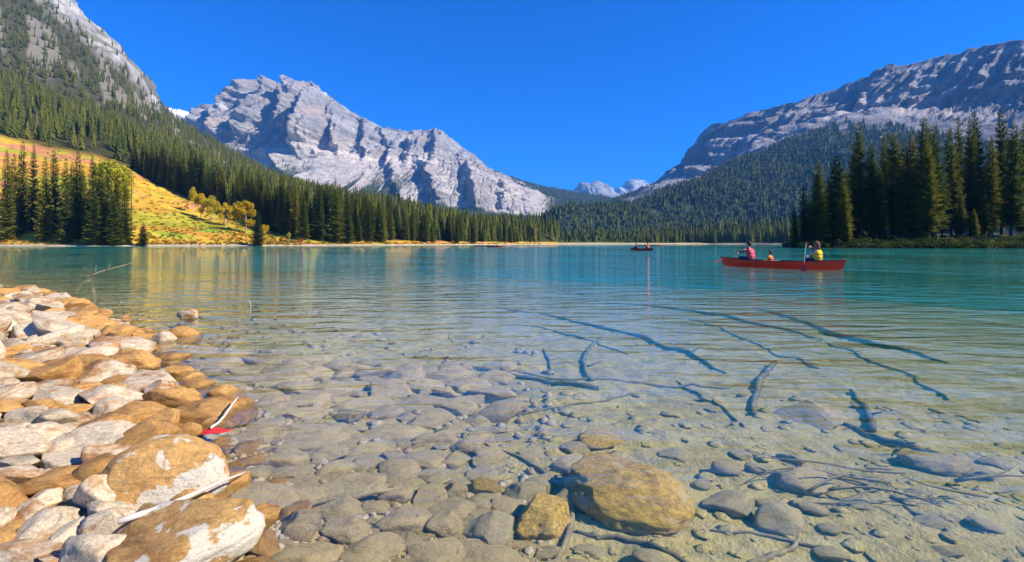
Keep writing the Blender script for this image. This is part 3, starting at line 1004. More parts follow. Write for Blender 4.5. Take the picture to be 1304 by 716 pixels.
def forest_mesh(name, pts, heights, wid, templates, rng, mat, tint):
    Vs, Ts, tn = [], [], []
    off = 0
    which = rng.integers(0, len(templates), len(pts))
    ang = rng.random(len(pts)) * 6.283
    for k, (tv, tt) in enumerate(templates):
        idx = np.where(which == k)[0]
        if not len(idx):
            continue
        c, s_ = np.cos(ang[idx])[:, None], np.sin(ang[idx])[:, None]
        sc_ = (heights[idx] * wid[idx])[:, None]
        X = (tv[None, :, 0] * c - tv[None, :, 1] * s_) * sc_ + pts[idx, 0:1]
        Y = (tv[None, :, 0] * s_ + tv[None, :, 1] * c) * sc_ + pts[idx, 1:2]
        Z = tv[None, :, 2] * heights[idx][:, None] + pts[idx, 2:3]
        Vs.append(np.stack([X, Y, Z], -1).reshape(-1, 3))
        Ts.append((tt[None] + (np.arange(len(idx)) * len(tv))[:, None, None]).reshape(-1, 3) + off)
        tn.append(np.repeat(tint[idx], len(tv)))
        off += len(idx) * len(tv)
    return mesh_np(name, np.concatenate(Vs), np.concatenate(Ts), mat, False, attrs={'tint': np.concatenate(tn)})


rt = np.random.default_rng(5)
far_t = [tier_tree(rt, 4, 3, 0.15) for _ in range(6)]
mid_t = [tier_tree(rt, 13, 5, 0.125) for _ in range(8)]

# far woods on the two mountains and the valley: one mass
p1 = scatter(PR, np.clip(forest_R * 1.0, 0, 1), 42000, rt)
p2 = scatter(PM, np.clip(forest_M, 0, 1), 22000, rt)
p2 = p2[p2[:, 1] > 1400]
p3 = scatter(PV, (VV > 1.45) * 0.75 * (UV > 655), 2500, rt)
pts = np.concatenate([p1, p2, p3])
hh = np.concatenate([rt.uniform(14, 27, len(p1)), rt.uniform(12, 22, len(p2)), rt.uniform(9, 18, len(p3))])
pts[:, 2] -= 0.8
tint = np.clip(rt.normal(0.25, 0.14, len(pts)), 0, 1)
o = link('distant_forest', forest_mesh('distant_forest', pts, hh, rt.uniform(0.9, 1.5, len(pts)), far_t, rt, M['spruce_a'], tint))
tag(o, 'dense dark conifer forest covering the far mountain slopes', 'forest', None, 'stuff')

# single spruces of the shores (shared crown and trunk meshes), tallest and nearest first
SPR = []
for k in range(6):
    rg = np.random.default_rng(200 + k)
    h, R = 1.0 * 28, rg.uniform(2.9, 3.6)
    V, T = spruce_crown(h, R, rg, 0.62, 9, 4, start=0.04, twig=1.35, gap=0.06, power=0.75)
    SPR.append((mesh_np('spruce_crown', V, T, M['spruce']), trunk_mesh('spruce_trunk', h * 0.97, 0.30, rg, M['bark'])))
HERO = []
for k in range(5):
    rg = np.random.default_rng(300 + k)
    h, R = 28.0, rg.uniform(2.6, 3.4)
    V, T = spruce_crown(h, R, rg, 0.44, 8, 5, start=0.10, twig=1.15, gap=0.14, power=0.6)
    HERO.append((mesh_np('hero_spruce_crown', V, T, M['spruce_lit']), trunk_mesh('hero_spruce_trunk', h * 0.97, 0.34, rg, M['bark'])))


def plant_spruce(loc, height, width, kind, label, group, rg):
    e = empty('spruce_tree', loc, rg.random() * 6.28)
    s_ = height / 28.0
    e.scale = (s_ * width, s_ * width, s_)
    lean = rg.normal(0, 0.012, 2)
    e.rotation_euler[0], e.rotation_euler[1] = lean
    c = link('crown', kind[0], e)
    t = link('trunk', kind[1], e)
    tag(e, label, 'tree', group)
    return e


def surf_z(P, x, y):
    d = (P[..., 0] - x) ** 2 + (P[..., 1] - y) ** 2
    i = np.unravel_index(np.argmin(d), d.shape)
    return float(P[i][2])


rg = np.random.default_rng(17)
# the wooded point: photo columns, tip rows
G_P = 'spruces on the wooded point'
point_trees = [
    (1012, 262, 119, 1.0, 'short slim spruce at the very tip of the wooded point'),
    (1024, 236, 118, 0.9, None), (1041, 205, 117, 1.0, 'slim pointed spruce between the point\'s tip and the broader spruces'),
    (1033, 248, 126, 1.1, None), (1054, 226, 124, 1.1, None), (1067, 197, 118, 1.35, 'broad spruce with sunlit top left of the tallest spruce'),
    (1079, 215, 127, 1.1, None), (1087, 178, 122, 0.85, None), (1098, 154, 117, 1.05, 'tallest slender spruce on the wooded point'),
    (1108, 205, 128, 1.2, None), (1117, 212, 115, 1.0, None), (1125, 168, 123, 0.8, None), (1136, 168, 117, 1.25, 'full spruce with a twin leader behind it on the point'),
    (1146, 190, 126, 1.1, None), (1155, 205, 130, 1.1, None), (1163, 168, 124, 1.0, None), (1175, 149, 118, 1.3, 'very tall open branched spruce with gaps in its crown on the point'),
    (1186, 166, 128, 1.0, None), (1192, 158, 114, 1.1, None), (1212, 160, 120, 1.0, None), (1236, 150, 122, 0.9, None),
    (1262, 172, 120, 0.9, None), (1288, 155, 114, 1.0, None), (1222, 148, 126, 1.0, None), (1250, 140, 127, 1.0, None), (1276, 138, 126, 1.0, None), (1303, 150, 120, 1.0, None), (1182, 178, 112, 0.9, None), (1154, 176, 116, 1.0, None), (1110, 182, 116, 0.9, None), (1074, 226, 114, 1.0, None), (1048, 240, 115, 1.0, None), (1200, 235, 132, 1.0, None), (1090, 245, 134, 1.0, None), (1062, 260, 131, 1.0, None), (1168, 245, 138, 1.0, None)]
n_ind = 0
for i, (px_, py_, D, w, lab) in enumerate(point_trees):
    X = (px_ - CX) / F * D
    zb = surf_z(PT, X, D) - 0.15
    hgt = zpy(py_, D) - zb
    plant_spruce((X, D, zb), hgt, w * min(1.25, 28.0 / hgt), HERO[i % 5], lab or (('tall' if hgt > 24 else 'lower') + (' spruce in the front rank of the stand on the wooded point' if D < 119 else ' spruce behind the front rank of the stand on the wooded point')), G_P, rg)
    n_ind += 1
for i in range(16):                                    # young spruces filling the foot of the stand
    px_ = rg.uniform(1012, 1310)
    D = rg.uniform(112, 124)
    X = (px_ - CX) / F * D
    zb = surf_z(PT, X, D) - 0.15
    plant_spruce((X, D, zb), rg.uniform(6, 12), 1.5, HERO[rg.integers(5)], 'young bushy spruce among the taller trunks on the wooded point', 'young spruces on the wooded point', rg)
    n_ind += 1

# the clump on the left shore in front of the meadow
for i, (px_, py_, D, w, lab) in enumerate([
    (118, 196, 190, 1.2, None), (128, 206, 196, 1.3, None), (138, 200, 190, 1.0, 'tallest spruce of the clump beside the yellow birch'), (150, 226, 194, 1.3, None), (160, 232, 191, 1.15, None), (121, 240, 187, 1.3, None), (146, 244, 188, 1.2, None),
    (100, 190, 194, 1.3, None), (84, 200, 190, 1.2, None), (92, 206, 200, 1.2, None), (70, 190, 198, 1.3, None), (56, 198, 192, 1.2, None), (42, 184, 200, 1.2, None), (18, 194, 196, 1.3, None), (28, 178, 198, 1.3, None), (8, 190, 192, 1.3, None), (106, 214, 204, 1.3, None),
    (182, 283, 190, 1.6, 'small lone young spruce at the water edge below the meadow'),
    (328, 268, 206, 1.4, 'single dark spruce in front of the yellow birch on the meadow')]):
    X = (px_ - CX) / F * D
    zb = surf_z(PL, X, D) - 0.2
    hgt = zpy(py_, D) - zb
    plant_spruce((X, D, zb), hgt, 0.85 * w * min(1.4, 28.0 / hgt), SPR[i % 6], lab or (('tall' if hgt > 30 else 'lower') + (' green spruce in the clump on the left shore beside the birch' if px_ > 115 else ' green spruce standing apart from the birch clump on the left shore')), 'spruces in the left shore clump', rg)
    n_ind += 1

# rows along the meadow edge and the far shore
top_py = [(165, 178), (200, 182), (230, 190), (260, 196), (300, 212), (340, 220), (370, 228), (400, 233), (430, 232), (470, 246), (520, 258), (560, 264), (600, 272), (640, 282), (676, 292)]
cand = []
while len(cand) < 236:
    px_ = rg.uniform(168, 676)
    row = rg.random() ** 1.3
    D0 = float(interp(edge_D, px_))
    D = D0 + 2 + row * (10 + 34 * (px_ > 380)) + (rg.uniform(-14, 0) if px_ > 385 else 0)
    X = (px_ - CX) / F * D
    ok = all((X - q[0]) ** 2 + (D - q[1]) ** 2 > (2.3 if px_ < 400 else 2.6) ** 2 for q in cand)
    if ok:
        cand.append((X, D, px_))
for (X, D, px_) in cand:
    zb = surf_z(PL, X, D) - 0.3
    tz = zpy(float(interp(top_py, px_)), D)
    hgt = np.clip((tz - zb) * rg.uniform(0.6, 1.06), 11, 36)
    szw = 'tall' if hgt > 26 else ('middle sized' if hgt > 19 else 'short')
    lab = szw + (' sunlit spruce in the row along the upper edge of the autumn meadow' if px_ < 372 else (' sunlit spruce at the water edge of the far left shore wood' if D < float(interp(shoreD, px_)) + 26 else ' sunlit spruce in the inner rows of the far left shore wood'))
    grp = 'spruces along the meadow edge' if px_ < 372 else 'spruces of the far left shore'
    plant_spruce((X, D, zb), float(hgt), rg.uniform(0.9, 1.25), SPR[rg.integers(6)], lab, grp, rg)
    n_ind += 1

# the rest of the left hillside wood and the low shore strip on the right: one mass
q1 = scatter(PL, forest_L * (UL > -150) * np.where(VL < 3.0, 0.85, 1.0) * np.where(top_rock > 0.5, 0.5, 1), 14500, rt)
hq1 = rt.uniform(11, 19, len(q1)) * np.where(q1[:, 1] < 560, 1.25, 1.0)
q1[:, 2] -= 0.5
q2 = []
for i in range(520):
    px_ = rt.uniform(772, 1040)
    D = float(interp([(760, 585), (900, 620), (1000, 560), (1120, 440)], px_)) + rt.random() ** 1.4 * 130
    top = interp([(772, 306), (800, 299), (840, 291), (900, 288), (960, 284), (1010, 281), (1040, 279)], px_)
    X = (px_ - CX) / F * D
    q2.append((X, D, 1.2, np.clip((zpy(top, D) - 1.2) * rt.uniform(0.7, 1.05), 5, 30)))
q2 = np.array(q2)
pts = np.concatenate([q1, q2[:, :3]])
hh = np.concatenate([hq1, q2[:, 3]])
tint = np.clip(rt.normal(0.52, 0.22, len(pts)), 0, 1)
o = link('spruce_wood', forest_mesh('spruce_wood', pts, hh, rt.uniform(0.85, 1.25, len(pts)), mid_t, rt, M['spruce_a'], tint))
tag(o, 'sunlit spruce wood climbing the left hillside and lining the far shore', 'forest', None, 'stuff')


# ---- yellow birches on the meadow
def leaf_cloud(blobs, n, size, rng):
    V, T = [], []
    for k in range(n):
        b = blobs[rng.integers(len(blobs))]
        d_ = rng.normal(size=3)
        d_ /= np.linalg.norm(d_)
        c = np.array(b[:3]) + d_ * np.array([b[3], b[3], b[4]]) * rng.random() ** 0.45
        u, w = rng.normal(size=3), rng.normal(size=3)
        u /= np.linalg.norm(u); w -= u * w.dot(u); w /= np.linalg.norm(w)
        s_ = size * rng.uniform(0.6, 1.3)
        o = len(V)
        V += [c - u * s_, c + w * s_ * 0.6, c + u * s_, c - w * s_ * 0.6]
        T.append((o, o + 1, o + 2, o + 3))
    return np.array(V), np.array(T)


def limb(p0, p1, r0, r1, sides=5):
    p0, p1 = np.array(p0, float), np.array(p1, float)
    a = p1 - p0
    a /= np.linalg.norm(a)
    u = np.cross(a, (0.3, 0.9, 0.1)); u /= np.linalg.norm(u)
    v = np.cross(a, u)
    th = np.linspace(0, 6.283, sides, endpoint=False)
    ring = np.outer(np.cos(th), u) + np.outer(np.sin(th), v)
    return np.concatenate([p0 + ring * r0, p1 + ring * r1]), np.array([(i, (i + 1) % sides, sides + (i + 1) % sides, sides + i) for i in range(sides)])


def make_birch(seed):
    r = np.random.default_rng(seed)
    h = 10.0
    tv, tf = [], []
    off = 0
    def addl(a, b, r0, r1):
        nonlocal off
        v, f = limb(a, b, r0, r1)
        tv.append(v); tf.append(f + off); off += len(v)
    addl((0, 0, -0.4), (0.1, 0, 3.5), 0.2, 0.15)
    addl((0.1, 0, 3.4), (0, 0.2, 8.5), 0.15, 0.04)
    blobs = [(0, 0.1, 8.2, 1.4, 1.6)]
    for k in range(9):
        a, zz = r.random() * 6.28, r.uniform(2.2, 6.5)
        L = r.uniform(1.3, 2.6)
        e = (L * math.cos(a), L * math.sin(a), zz + r.uniform(0.6, 1.8))
        addl((0.05, 0.05, zz), e, 0.07, 0.02)
        blobs.append((*e, r.uniform(1.1, 1.7), r.uniform(1.0, 1.7)))
    V, Q = leaf_cloud(blobs, 3400, 0.25, r)
    return mesh_np('birch_crown', V, Q, M['aspen']), mesh_np('birch_trunk', np.concatenate(tv), np.concatenate(tf), M['palebark'], True)


BIR = [make_birch(400 + k) for k in range(3)]
for i, (px_, py_, D, w, lab) in enumerate([
    (313, 255, 232, 1.5, 'largest bright yellow birch at the right end of the meadow'), (302, 264, 236, 1.2, 'yellow birch leaning over the largest one on the meadow'), (270, 249, 248, 1.1, 'green yellow birch between meadow and spruces'), (256, 246, 252, 0.9, 'small green yellow birch at the middle of the spruce edge'), (246, 238, 262, 0.9, 'narrow birch against the dark spruces above the meadow'), (287, 258, 244, 1.0, 'round yellow bush birch between its taller neighbours'),
    (140, 203, 206, 1.3, 'tall golden birch rising behind the shore spruces'), (150, 212, 210, 1.3, 'golden birch half hidden by the shore spruce clump'), (132, 206, 212, 1.1, 'golden birch crown behind the tallest shore clump spruce'), (336, 286, 222, 1.0, 'low yellow birch beside the lone dark meadow spruce'), (368, 296, 222, 0.8, 'low golden birch at the foot of the far shore spruces')]):
    X = (px_ - CX) / F * D
    zb = surf_z(PL, X, D) - 0.1
    hgt = max(3.0, zpy(py_, D) - zb)
    e = empty('birch_tree', (X, D, zb), i * 1.7)
    e.scale = (hgt / 9.6 * w * (0.55 if hgt > 14 else 0.8), hgt / 9.6 * w * (0.55 if hgt > 14 else 0.8), hgt / 9.6)
    link('crown', BIR[i % 3][0], e)
    link('trunk', BIR[i % 3][1], e)
    tag(e, lab, 'tree', 'yellow birches of the meadow')

# ---- dead snag beside the shore clump
v, f = limb((0, 0, -0.5), (0.25, 0, 26), 0.28, 0.05, 7)
D = 205
X = (167 - CX) / F * D
sn_e = link('dead_snag', mesh_np('dead_snag', v, f, M['bark'], True))
sn_e.location = (X, D, surf_z(PL, X, D))
tag(sn_e, 'thin bare dead trunk standing between the shore clump and the meadow', 'tree')
for k in range(16):
    a, zz = rg.random() * 6.28, rg.uniform(4, 24)
    v, f = limb((0.01 * zz, 0, zz), (0.01 * zz + math.cos(a) * 1.0, math.sin(a) * 1.0, zz - 0.3), 0.07, 0.02, 4)
    link('dead_branch', mesh_np('dead_branch', v, f, M['bark']), sn_e)

# ---- ground cover: shrubs along the shores
def shrub_mass(name, label, pts, size, n, leaf, mat, rng, tint_fn):
    Vs, Qs, tn, off = [], [], [], 0
    for p in pts:
        s_ = size * rng.uniform(0.5, 1.4)
        V, Q = leaf_cloud([(0, 0, s_ * 0.5, s_ * 0.9, s_ * 0.6), (s_ * .4, 0, s_ * 0.35, s_ * 0.6, s_ * 0.4)], n, leaf * s_ / size, rng)
        V = V + p
        Vs.append(V); Qs.append(Q + off); off += len(V)
        tn.append(np.full(len(V), tint_fn(rng)))
    o = link(name, mesh_np(name, np.concatenate(Vs), np.concatenate(Qs), mat, attrs={'tint': np.concatenate(tn)}))
    tag(o, label, 'shrubs', None, 'stuff')


sp = []
for k in range(1000):
    px_ = rg.uniform(-20, 690)
    D = float(interp(shoreD, px_)) + 3 + rg.random() ** 2 * (10 if px_ > 380 else 22)
    X = (px_ - CX) / F * D
    sp.append((X, D, surf_z(PL, X, D) - 0.1))
for k in range(1300):
    px_ = rg.uniform(60, 385)
    D = float(interp(shoreD, px_)) + rg.random() * (float(interp(edge_D, px_)) - float(interp(shoreD, px_)))
    X = (px_ - CX) / F * D
    sp.append((X, D, surf_z(PL, X, D) - 0.15))
shrub_mass('autumn_shrubs', 'low orange and yellow autumn shrubs along the left shore and meadow', np.array(sp), 0.7, 22, 0.26, M['shrub'], rg, lambda r: np.clip(r.choice([0.15, 0.45, 0.5, 0.55, 0.95], p=[.25, .25, .25, .17, .08]) + r.normal(0, 0.05), 0, 1))
sp = []
for k in range(340):
    px_ = rg.uniform(1006, 1330)
    D = float(interp([(996, 124), (1020, 115), (1100, 109), (1200, 106), (1620, 99)], px_)) - 0.7 + rg.random() ** 1.5 * 9
    X = (px_ - CX) / F * D
    sp.append((X, D, surf_z(PT, X, D) - 0.1))
shrub_mass('bank_shrubs', 'dark green shrubs crowding the bank of the wooded point', np.array(sp), 1.2, 110, 0.16, M['greenshrub'], rg, lambda r: np.clip(r.normal(0.45, 0.25), 0, 1))

# ------------------------------------------------------------------ stones
def ico(sub):
    bm = bmesh.new()
    bmesh.ops.create_icosphere(bm, subdivisions=sub, radius=1)
    V = np.array([v.co[:] for v in bm.verts])
    T = np.array([[v.index for v in f.verts] for f in bm.faces])
    bm.free()
    return V, T


ICO = {k: ico(k) for k in (2, 3, 4, 5)}


def rock_shape(seed, sub=4, planes=11, lo=0.55, hi=0.9, rough=0.07, fine=0.025, layers=0.0):
    r = np.random.default_rng(seed)
    V, T = ICO[sub]
    V = V.copy()
    stretch = np.array([1.0, r.uniform(0.65, 0.95), r.uniform(0.55, 0.8)])
    for k in range(planes):
        n = r.normal(size=3)
        n /= np.linalg.norm(n)
        dd = r.uniform(lo, hi)
        q = V @ n
        m = np.maximum(q - dd, 0)
        V -= n[None] * (m * 0.93)[:, None]
    N = V / np.linalg.norm(V, axis=1, keepdims=True)
    s1 = fbm(V[:, 0] * 1.6, V[:, 1] * 1.6, V[:, 2] * 1.6, 3, seed)
    s2 = ridged(V[:, 0] * 5, V[:, 1] * 5, V[:, 2] * 5, 3, seed + 3) - 0.4
    V = V + N * (rough * s1 * 1.6 + fine * s2)[:, None]
    if layers:
        V = V + N * (layers * fbm(0, 0, V[:, 2] * 7 + V[:, 0] * 1.2, 2, seed + 9))[:, None]
    V = V * stretch
    lo_, hi_ = V.min(0), V.max(0)
    V = (V - (lo_ + hi_) / 2) / ((hi_ - lo_) / 2)
    return V, T


def rock_mesh(name, seed, mat, **kw):
    V, T = rock_shape(seed, **kw)
    return mesh_np(name, V, T, mat, True)


ROCKS = {}


def rock_set(key, mat, n, seed, **kw):
    ROCKS[key] = [rock_mesh(key, seed + i, M[mat], **kw) for i in range(n)]


rock_set('pale_stone', 'stone_pale', 9, 500, sub=4, planes=14, lo=0.38, hi=0.8, rough=0.06, fine=0.03)
rock_set('mixed_stone', 'stone_mixed', 6, 520, sub=4, planes=13, lo=0.4, hi=0.8, rough=0.07, fine=0.03)
rock_set('ochre_stone', 'stone_ochre', 7, 540, sub=4, planes=12, lo=0.42, hi=0.85, rough=0.08, fine=0.03)
rock_set('cobble', 'stone_wet', 11, 560, sub=4, planes=12, lo=0.45, hi=0.85, rough=0.09, fine=0.035)
rock_set('olive_stone', 'stone_sub_olive', 5, 580, sub=4, planes=9, lo=0.6, hi=0.95, rough=0.09, fine=0.05)

placed = []                                            # (x, y, radius)


def put_rock(name, me, c, half, rz, tilt, label, group=None, cat='rock'):
    o = link(name, me)
    o.location = c
    o.scale = half
    o.rotation_euler = (tilt[0], tilt[1], rz)
    tag(o, label, cat, group)
    return o


def hero(box, me, hz, label, rz=0.0, tilt=(0, 0), sink=0.35, depth=0.75, name='boulder', group=None, zc=None, cat='rock'):
    """a stone whose outline fills the photo box (x0,y0,x1,y1); it lies on the bank or bed under its middle"""
    x0, y0, x1, y1 = box
    cx, cyy = (x0 + x1) / 2, (y0 + y1) / 2
    g = bed_hit(cx, cyy + 0.18 * (y1 - y0))
    zz = g[2] + hz * (1 - 2 * sink) if zc is None else zc
    D = (H - zz) * F / (cyy - HY)
    hx = (x1 - x0) / 2 * D / F
    X = (cx - CX) / F * D
    hy = hx * depth
    placed.append((X, D, hx * 0.8))
    return put_rock(name, me, (X, D, zz), (hx, hy, hz), rz, tilt, label, group, cat)


def rm(seed, mat, **kw):
    return rock_mesh('rock', seed, M[mat], **kw)


# the stones one can name, on the bank
_g = water_hit(275, 548, 0.02)
placed.append((_g[0] + 0.02, _g[1] - 0.03, 0.13))
hero((86, 534, 190, 596), rm(601, 'stone_pale', sub=5, lo=.45, hi=.8, rough=.04, layers=.02), 0.105, 'broad flat cream stone slab lying on the bank above the dark gap', tilt=(0.12, 0.10), name='stone_slab')
hero((146, 570, 283, 652), rm(603, 'stone_ochre_patch', sub=5, planes=8, lo=.6, hi=.9, fine=.03), 0.17, 'large rounded ochre boulder with a ragged white crust on its top', rz=0.3, tilt=(0.1, 0.12), sink=0.3)
hero((132, 655, 332, 735), rm(607, 'stone_ochre_patch', sub=5, planes=9, lo=.5, hi=.85, layers=.025), 0.13, 'long sloping ochre slab with a white upper half under the bleached stick', rz=0.25, tilt=(0.05, -0.12), name='stone_slab', sink=0.3)
hero((206, 507, 322, 547), rm(611, 'stone_ochre', sub=5, planes=9, lo=.5, hi=.85, fine=.04, layers=.02), 0.10, 'wide pitted ochre slab at the water edge behind the red leaf', rz=-0.1, name='stone_slab', sink=0.4)
hero((158, 544, 226, 592), rm(613, 'stone_ochre', sub=4, lo=.4, hi=.75), 0.12, 'wedge shaped rust brown stone between the cream slab and the white crusted boulder', rz=0.6, tilt=(0.2, -0.3))
hero((170, 652, 218, 692), rm(617, 'stone_mixed', sub=4), 0.085, 'small reddish brown stone under the bleached stick')
hero((212, 634, 274, 670), rm(619, 'stone_ochre', sub=5, fine=.08, rough=.1), 0.08, 'dark rough pitted stone wedged below the white crusted boulder')
hero((256, 559, 293, 583), rm(623, 'stone_ochre', sub=4), 0.055, 'small ochre stone at the water line right of the white crusted boulder')
hero((224, 541, 256, 568), rm(627, 'stone_ochre', sub=4), 0.07, 'upright ochre stone beside the red leaf')
hero((100, 588, 164, 628), rm(629, 'stone_ochre', sub=4), 0.09, 'plain ochre stone below the dark gap of the cream slab')
hero((96, 616, 156, 662), rm(631, 'stone_pale', sub=4, lo=.5, hi=.8), 0.11, 'white bleached block beside the white crusted boulder\'s left foot')
hero((104, 658, 170, 694), rm(637, 'stone_pale', sub=4), 0.085, 'rounded white stone touching the lower end of the bleached stick')
hero((80, 688, 166, 728), rm(641, 'stone_pale', sub=4), 0.09, 'cream stone half cut off below the rounded white stone')
hero((211, 421, 255, 443), rm(643, 'stone_ochre', sub=4, planes=6, lo=.7), 0.15, 'smooth round ochre stone standing at the water edge near the lone cream stone')
hero((225, 394, 254, 411), rm(647, 'stone_mixed', sub=4, lo=.6, hi=.85), 0.10, 'lone cream stone rising from open water off the bank', zc=0.03)
hero((194, 424, 222, 452), rm(653, 'stone_mixed', sub=4), 0.15, 'upright white and ochre stone behind the smooth round stone', tilt=(0, .3))
hero((114, 511, 164, 537), rm(659, 'stone_pale', sub=4), 0.085, 'cream rounded stone just above the broad slab')
hero((150, 474, 226, 512), rm(661, 'stone_mixed', sub=4, lo=.45, hi=.8), 0.11, 'brown and white mottled stone in the middle of the bank')

# submerged stones one can name
hero((718, 583, 882, 672), rm(733, 'stone_sub_crust', sub=5, planes=8, lo=.55, hi=.9, fine=.05, rough=.10), 0.115, 'largest submerged golden boulder with a pale crust patch', rz=-0.5, tilt=(0.05, 0.1), sink=0.3, depth=0.8)
hero((652, 637, 732, 692), rm(703, 'stone_sub_ochre', sub=5, planes=7, fine=.06, rough=.08), 0.085, 'round golden submerged stone left of the largest golden boulder', rz=0.4, depth=0.85)
hero((588, 642, 658, 712), rm(705, 'stone_sub_olive', sub=4, lo=.5, hi=.8), 0.06, 'flat squarish olive submerged stone beside the round golden one', rz=0.2, depth=1.1)
hero((596, 610, 640, 636), rm(707, 'stone_sub_ochre', sub=4), 0.05, 'small golden submerged stone by the curving sunken root')
hero((664, 606, 708, 640), rm(709, 'stone_sub_olive', sub=4), 0.05, 'olive submerged stone inside the bend of the sunken root')
hero((698, 578, 756, 606), rm(711, 'stone_sub_olive', sub=4), 0.05, 'pale olive submerged stone touching the back of the largest golden boulder')
hero((734, 546, 792, 574), rm(713, 'stone_sub_ochre', sub=4), 0.06, 'golden submerged stone with a dark left side on open silt')
hero((712, 562, 752, 582), rm(715, 'stone_sub_olive', sub=4), 0.045, 'low submerged stone just left of the dark sided golden one')
hero((988, 597, 1068, 630), rm(717, 'stone_wet', sub=4), 0.06, 'long grey submerged stone lying left of the sunken brush')
hero((904, 588, 948, 609), rm(719, 'stone_wet', sub=4), 0.05, 'small dark submerged stone alone on the silt right of the golden boulder')
hero((892, 628, 962, 658), rm(721, 'stone_sub_olive', sub=4), 0.05, 'low rough submerged stone right of the golden boulder\'s tip')
hero((962, 646, 1028, 690), rm(723, 'stone_sub_olive', sub=4, fine=.08), 0.07, 'lumpy submerged stone above the thin straight stick')
hero((985, 506, 1072, 556), rm(725, 'stone_wet', sub=4, planes=14, lo=.3, hi=.6, fine=.06), 0.07, 'big tilted submerged slab with one dark blue shaded side', tilt=(0.12, -0.15), name='stone_slab', depth=0.8)
hero((1150, 560, 1230, 620), rm(739, 'stone_wet', sub=4, fine=.06), 0.065, 'grey submerged stone beside the dark log near the brush')

cob = [(345, 533, 450, 577), (452, 527, 548, 571), (328, 567, 393, 608), (391, 568, 446, 590), (400, 586, 452, 617), (386, 601, 492, 656), (283, 620, 381, 662), (355, 655, 407, 692), (410, 648, 472, 702), (478, 582, 538, 621), (500, 568, 577, 600), (474, 640, 550, 688), (434, 684, 516, 722), (438, 559, 506, 591), (298, 545, 347, 572), (508, 605, 546, 642), (560, 612, 596, 650), (540, 650, 590, 690), (515, 690, 600, 730), (340, 690, 430, 730), (300, 590, 345, 622), (560, 575, 600, 600), (420, 505, 500, 530), (360, 500, 420, 522), (330, 515, 380, 535), (500, 505, 570, 528)]
for i, b in enumerate(cob):
    hero(b, ROCKS['cobble'][i % 9], 0.045 + 0.02 * ((i * 7) % 5) / 5, 'flat grey brown cobble on the shallow bed close to the bank', rz=(i * 37 % 10) / 25 - 0.2, sink=0.42, name='cobble', group='cobbles on the shallow bed', cat='stone', depth=0.85)

rs = np.random.default_rng(33)
MARKS = [(bed_hit(a, b), n) for a, b, n in ((138, 575, 'broad flat cream slab'), (215, 625, 'white crusted boulder'), (232, 700, 'long sloping ochre slab'), (264, 532, 'wide pitted ochre slab'), (233, 436, 'smooth round ochre stone'), (240, 406, 'lone cream stone'), (188, 500, 'brown and white mottled stone'), (800, 640, 'largest golden boulder'), (692, 672, 'round golden stone'), (623, 685, 'squarish olive stone'), (1028, 536, 'big tilted slab'), (1028, 620, 'long grey submerged stone'), (500, 552, 'broadest flat cobbles'), (126, 640, 'white bleached block'))]


def where(lab, X, Y, r):
    """size word and the nearest stone one can find"""
    big = 'larger ' if r > 0.10 else ('small ' if r < 0.06 else '')
    dd = [math.hypot(X - m[0][0], Y - m[0][1]) for m in MARKS]
    k = int(np.argmin(dd))
    lab = lab if not big or lab.startswith('small') else big + lab
    if dd[k] < 0.55:
        return lab + ' beside the ' + MARKS[k][1]
    if dd[k] < 1.1:
        return lab + ' near the ' + MARKS[k][1]
    return lab




def fill(n, rmin, rmax, region, keys, name, label, group, sink, hfac, tries=9000, cover=0.86, power=2.2, probs=None):
    cnt = 0
    for t in range(tries):
        if cnt >= n:
            break
        u = t / tries
        r = rmax * (1 - u) ** power + rmin
        r *= rs.uniform(0.8, 1.2)
        px_, py_ = rs.uniform(region[0], region[1]), HY + (rs.uniform((region[2] - HY) ** 0.6, (region[3] - HY) ** 0.6)) ** (1 / 0.6)
        g = water_hit(px_, py_, 0.0)
        X, Y = g[0], g[1]
        if not region[4](X, Y, px_, py_):
            continue
        r2 = r * np.clip(Y / 3.2, 0.75, 1.35)
        if any((X - a) ** 2 + (Y - b) ** 2 < ((r2 + c) * cover) ** 2 for a, b, c in placed):
            continue
        placed.append((X, Y, r2))
        d = float(shore_dist(X, Y))
        key = keys(d, rs)
        me = ROCKS[key][rs.integers(len(ROCKS[key]))]
        hx, hy = r2 * rs.uniform(1.0, 1.35), r2 * rs.uniform(0.8, 1.05)
        hz = r2 * hfac * rs.uniform(0.7, 1.3)
        z = float(bed_z(X, Y)) + hz * (1 - 2 * sink)
        lab, grp = where(label(key), X, Y, r2), group(key)
        put_rock(name, me, (X, Y, z), (hx, hy, hz), rs.uniform(-0.7, 0.7) + (3.14 if rs.random() < .5 else 0), (rs.normal(0, .16), rs.normal(0, .16)), lab, grp, 'stone')
        cnt += 1
    return cnt


LAB = {'pale_stone': 'pale cream cobble on the bank', 'mixed_stone': 'brown blotched cream cobble on the bank', 'ochre_stone': 'ochre brown stone on the bank', 'cobble': 'small grey brown cobble on the shallow bed', 'olive_stone': 'small silted stone on the lake bed'}
GRP = {'pale_stone': 'pale stones of the bank', 'mixed_stone': 'blotched stones of the bank', 'ochre_stone': 'ochre stones of the water edge', 'cobble': 'small cobbles on the shallow bed', 'olive_stone': 'silted stones on the open bed'}


def bank_key(d, r):
    u = r.random()
    if d < 0.25:
        return 'ochre_stone' if u < 0.7 else ('mixed_stone' if u < 0.9 else 'pale_stone')
    if d < 0.8:
        return 'ochre_stone' if u < 0.26 else ('mixed_stone' if u < 0.5 else 'pale_stone')
    return 'pale_stone' if u < 0.8 else ('mixed_stone' if u < 0.95 else 'ochre_stone')


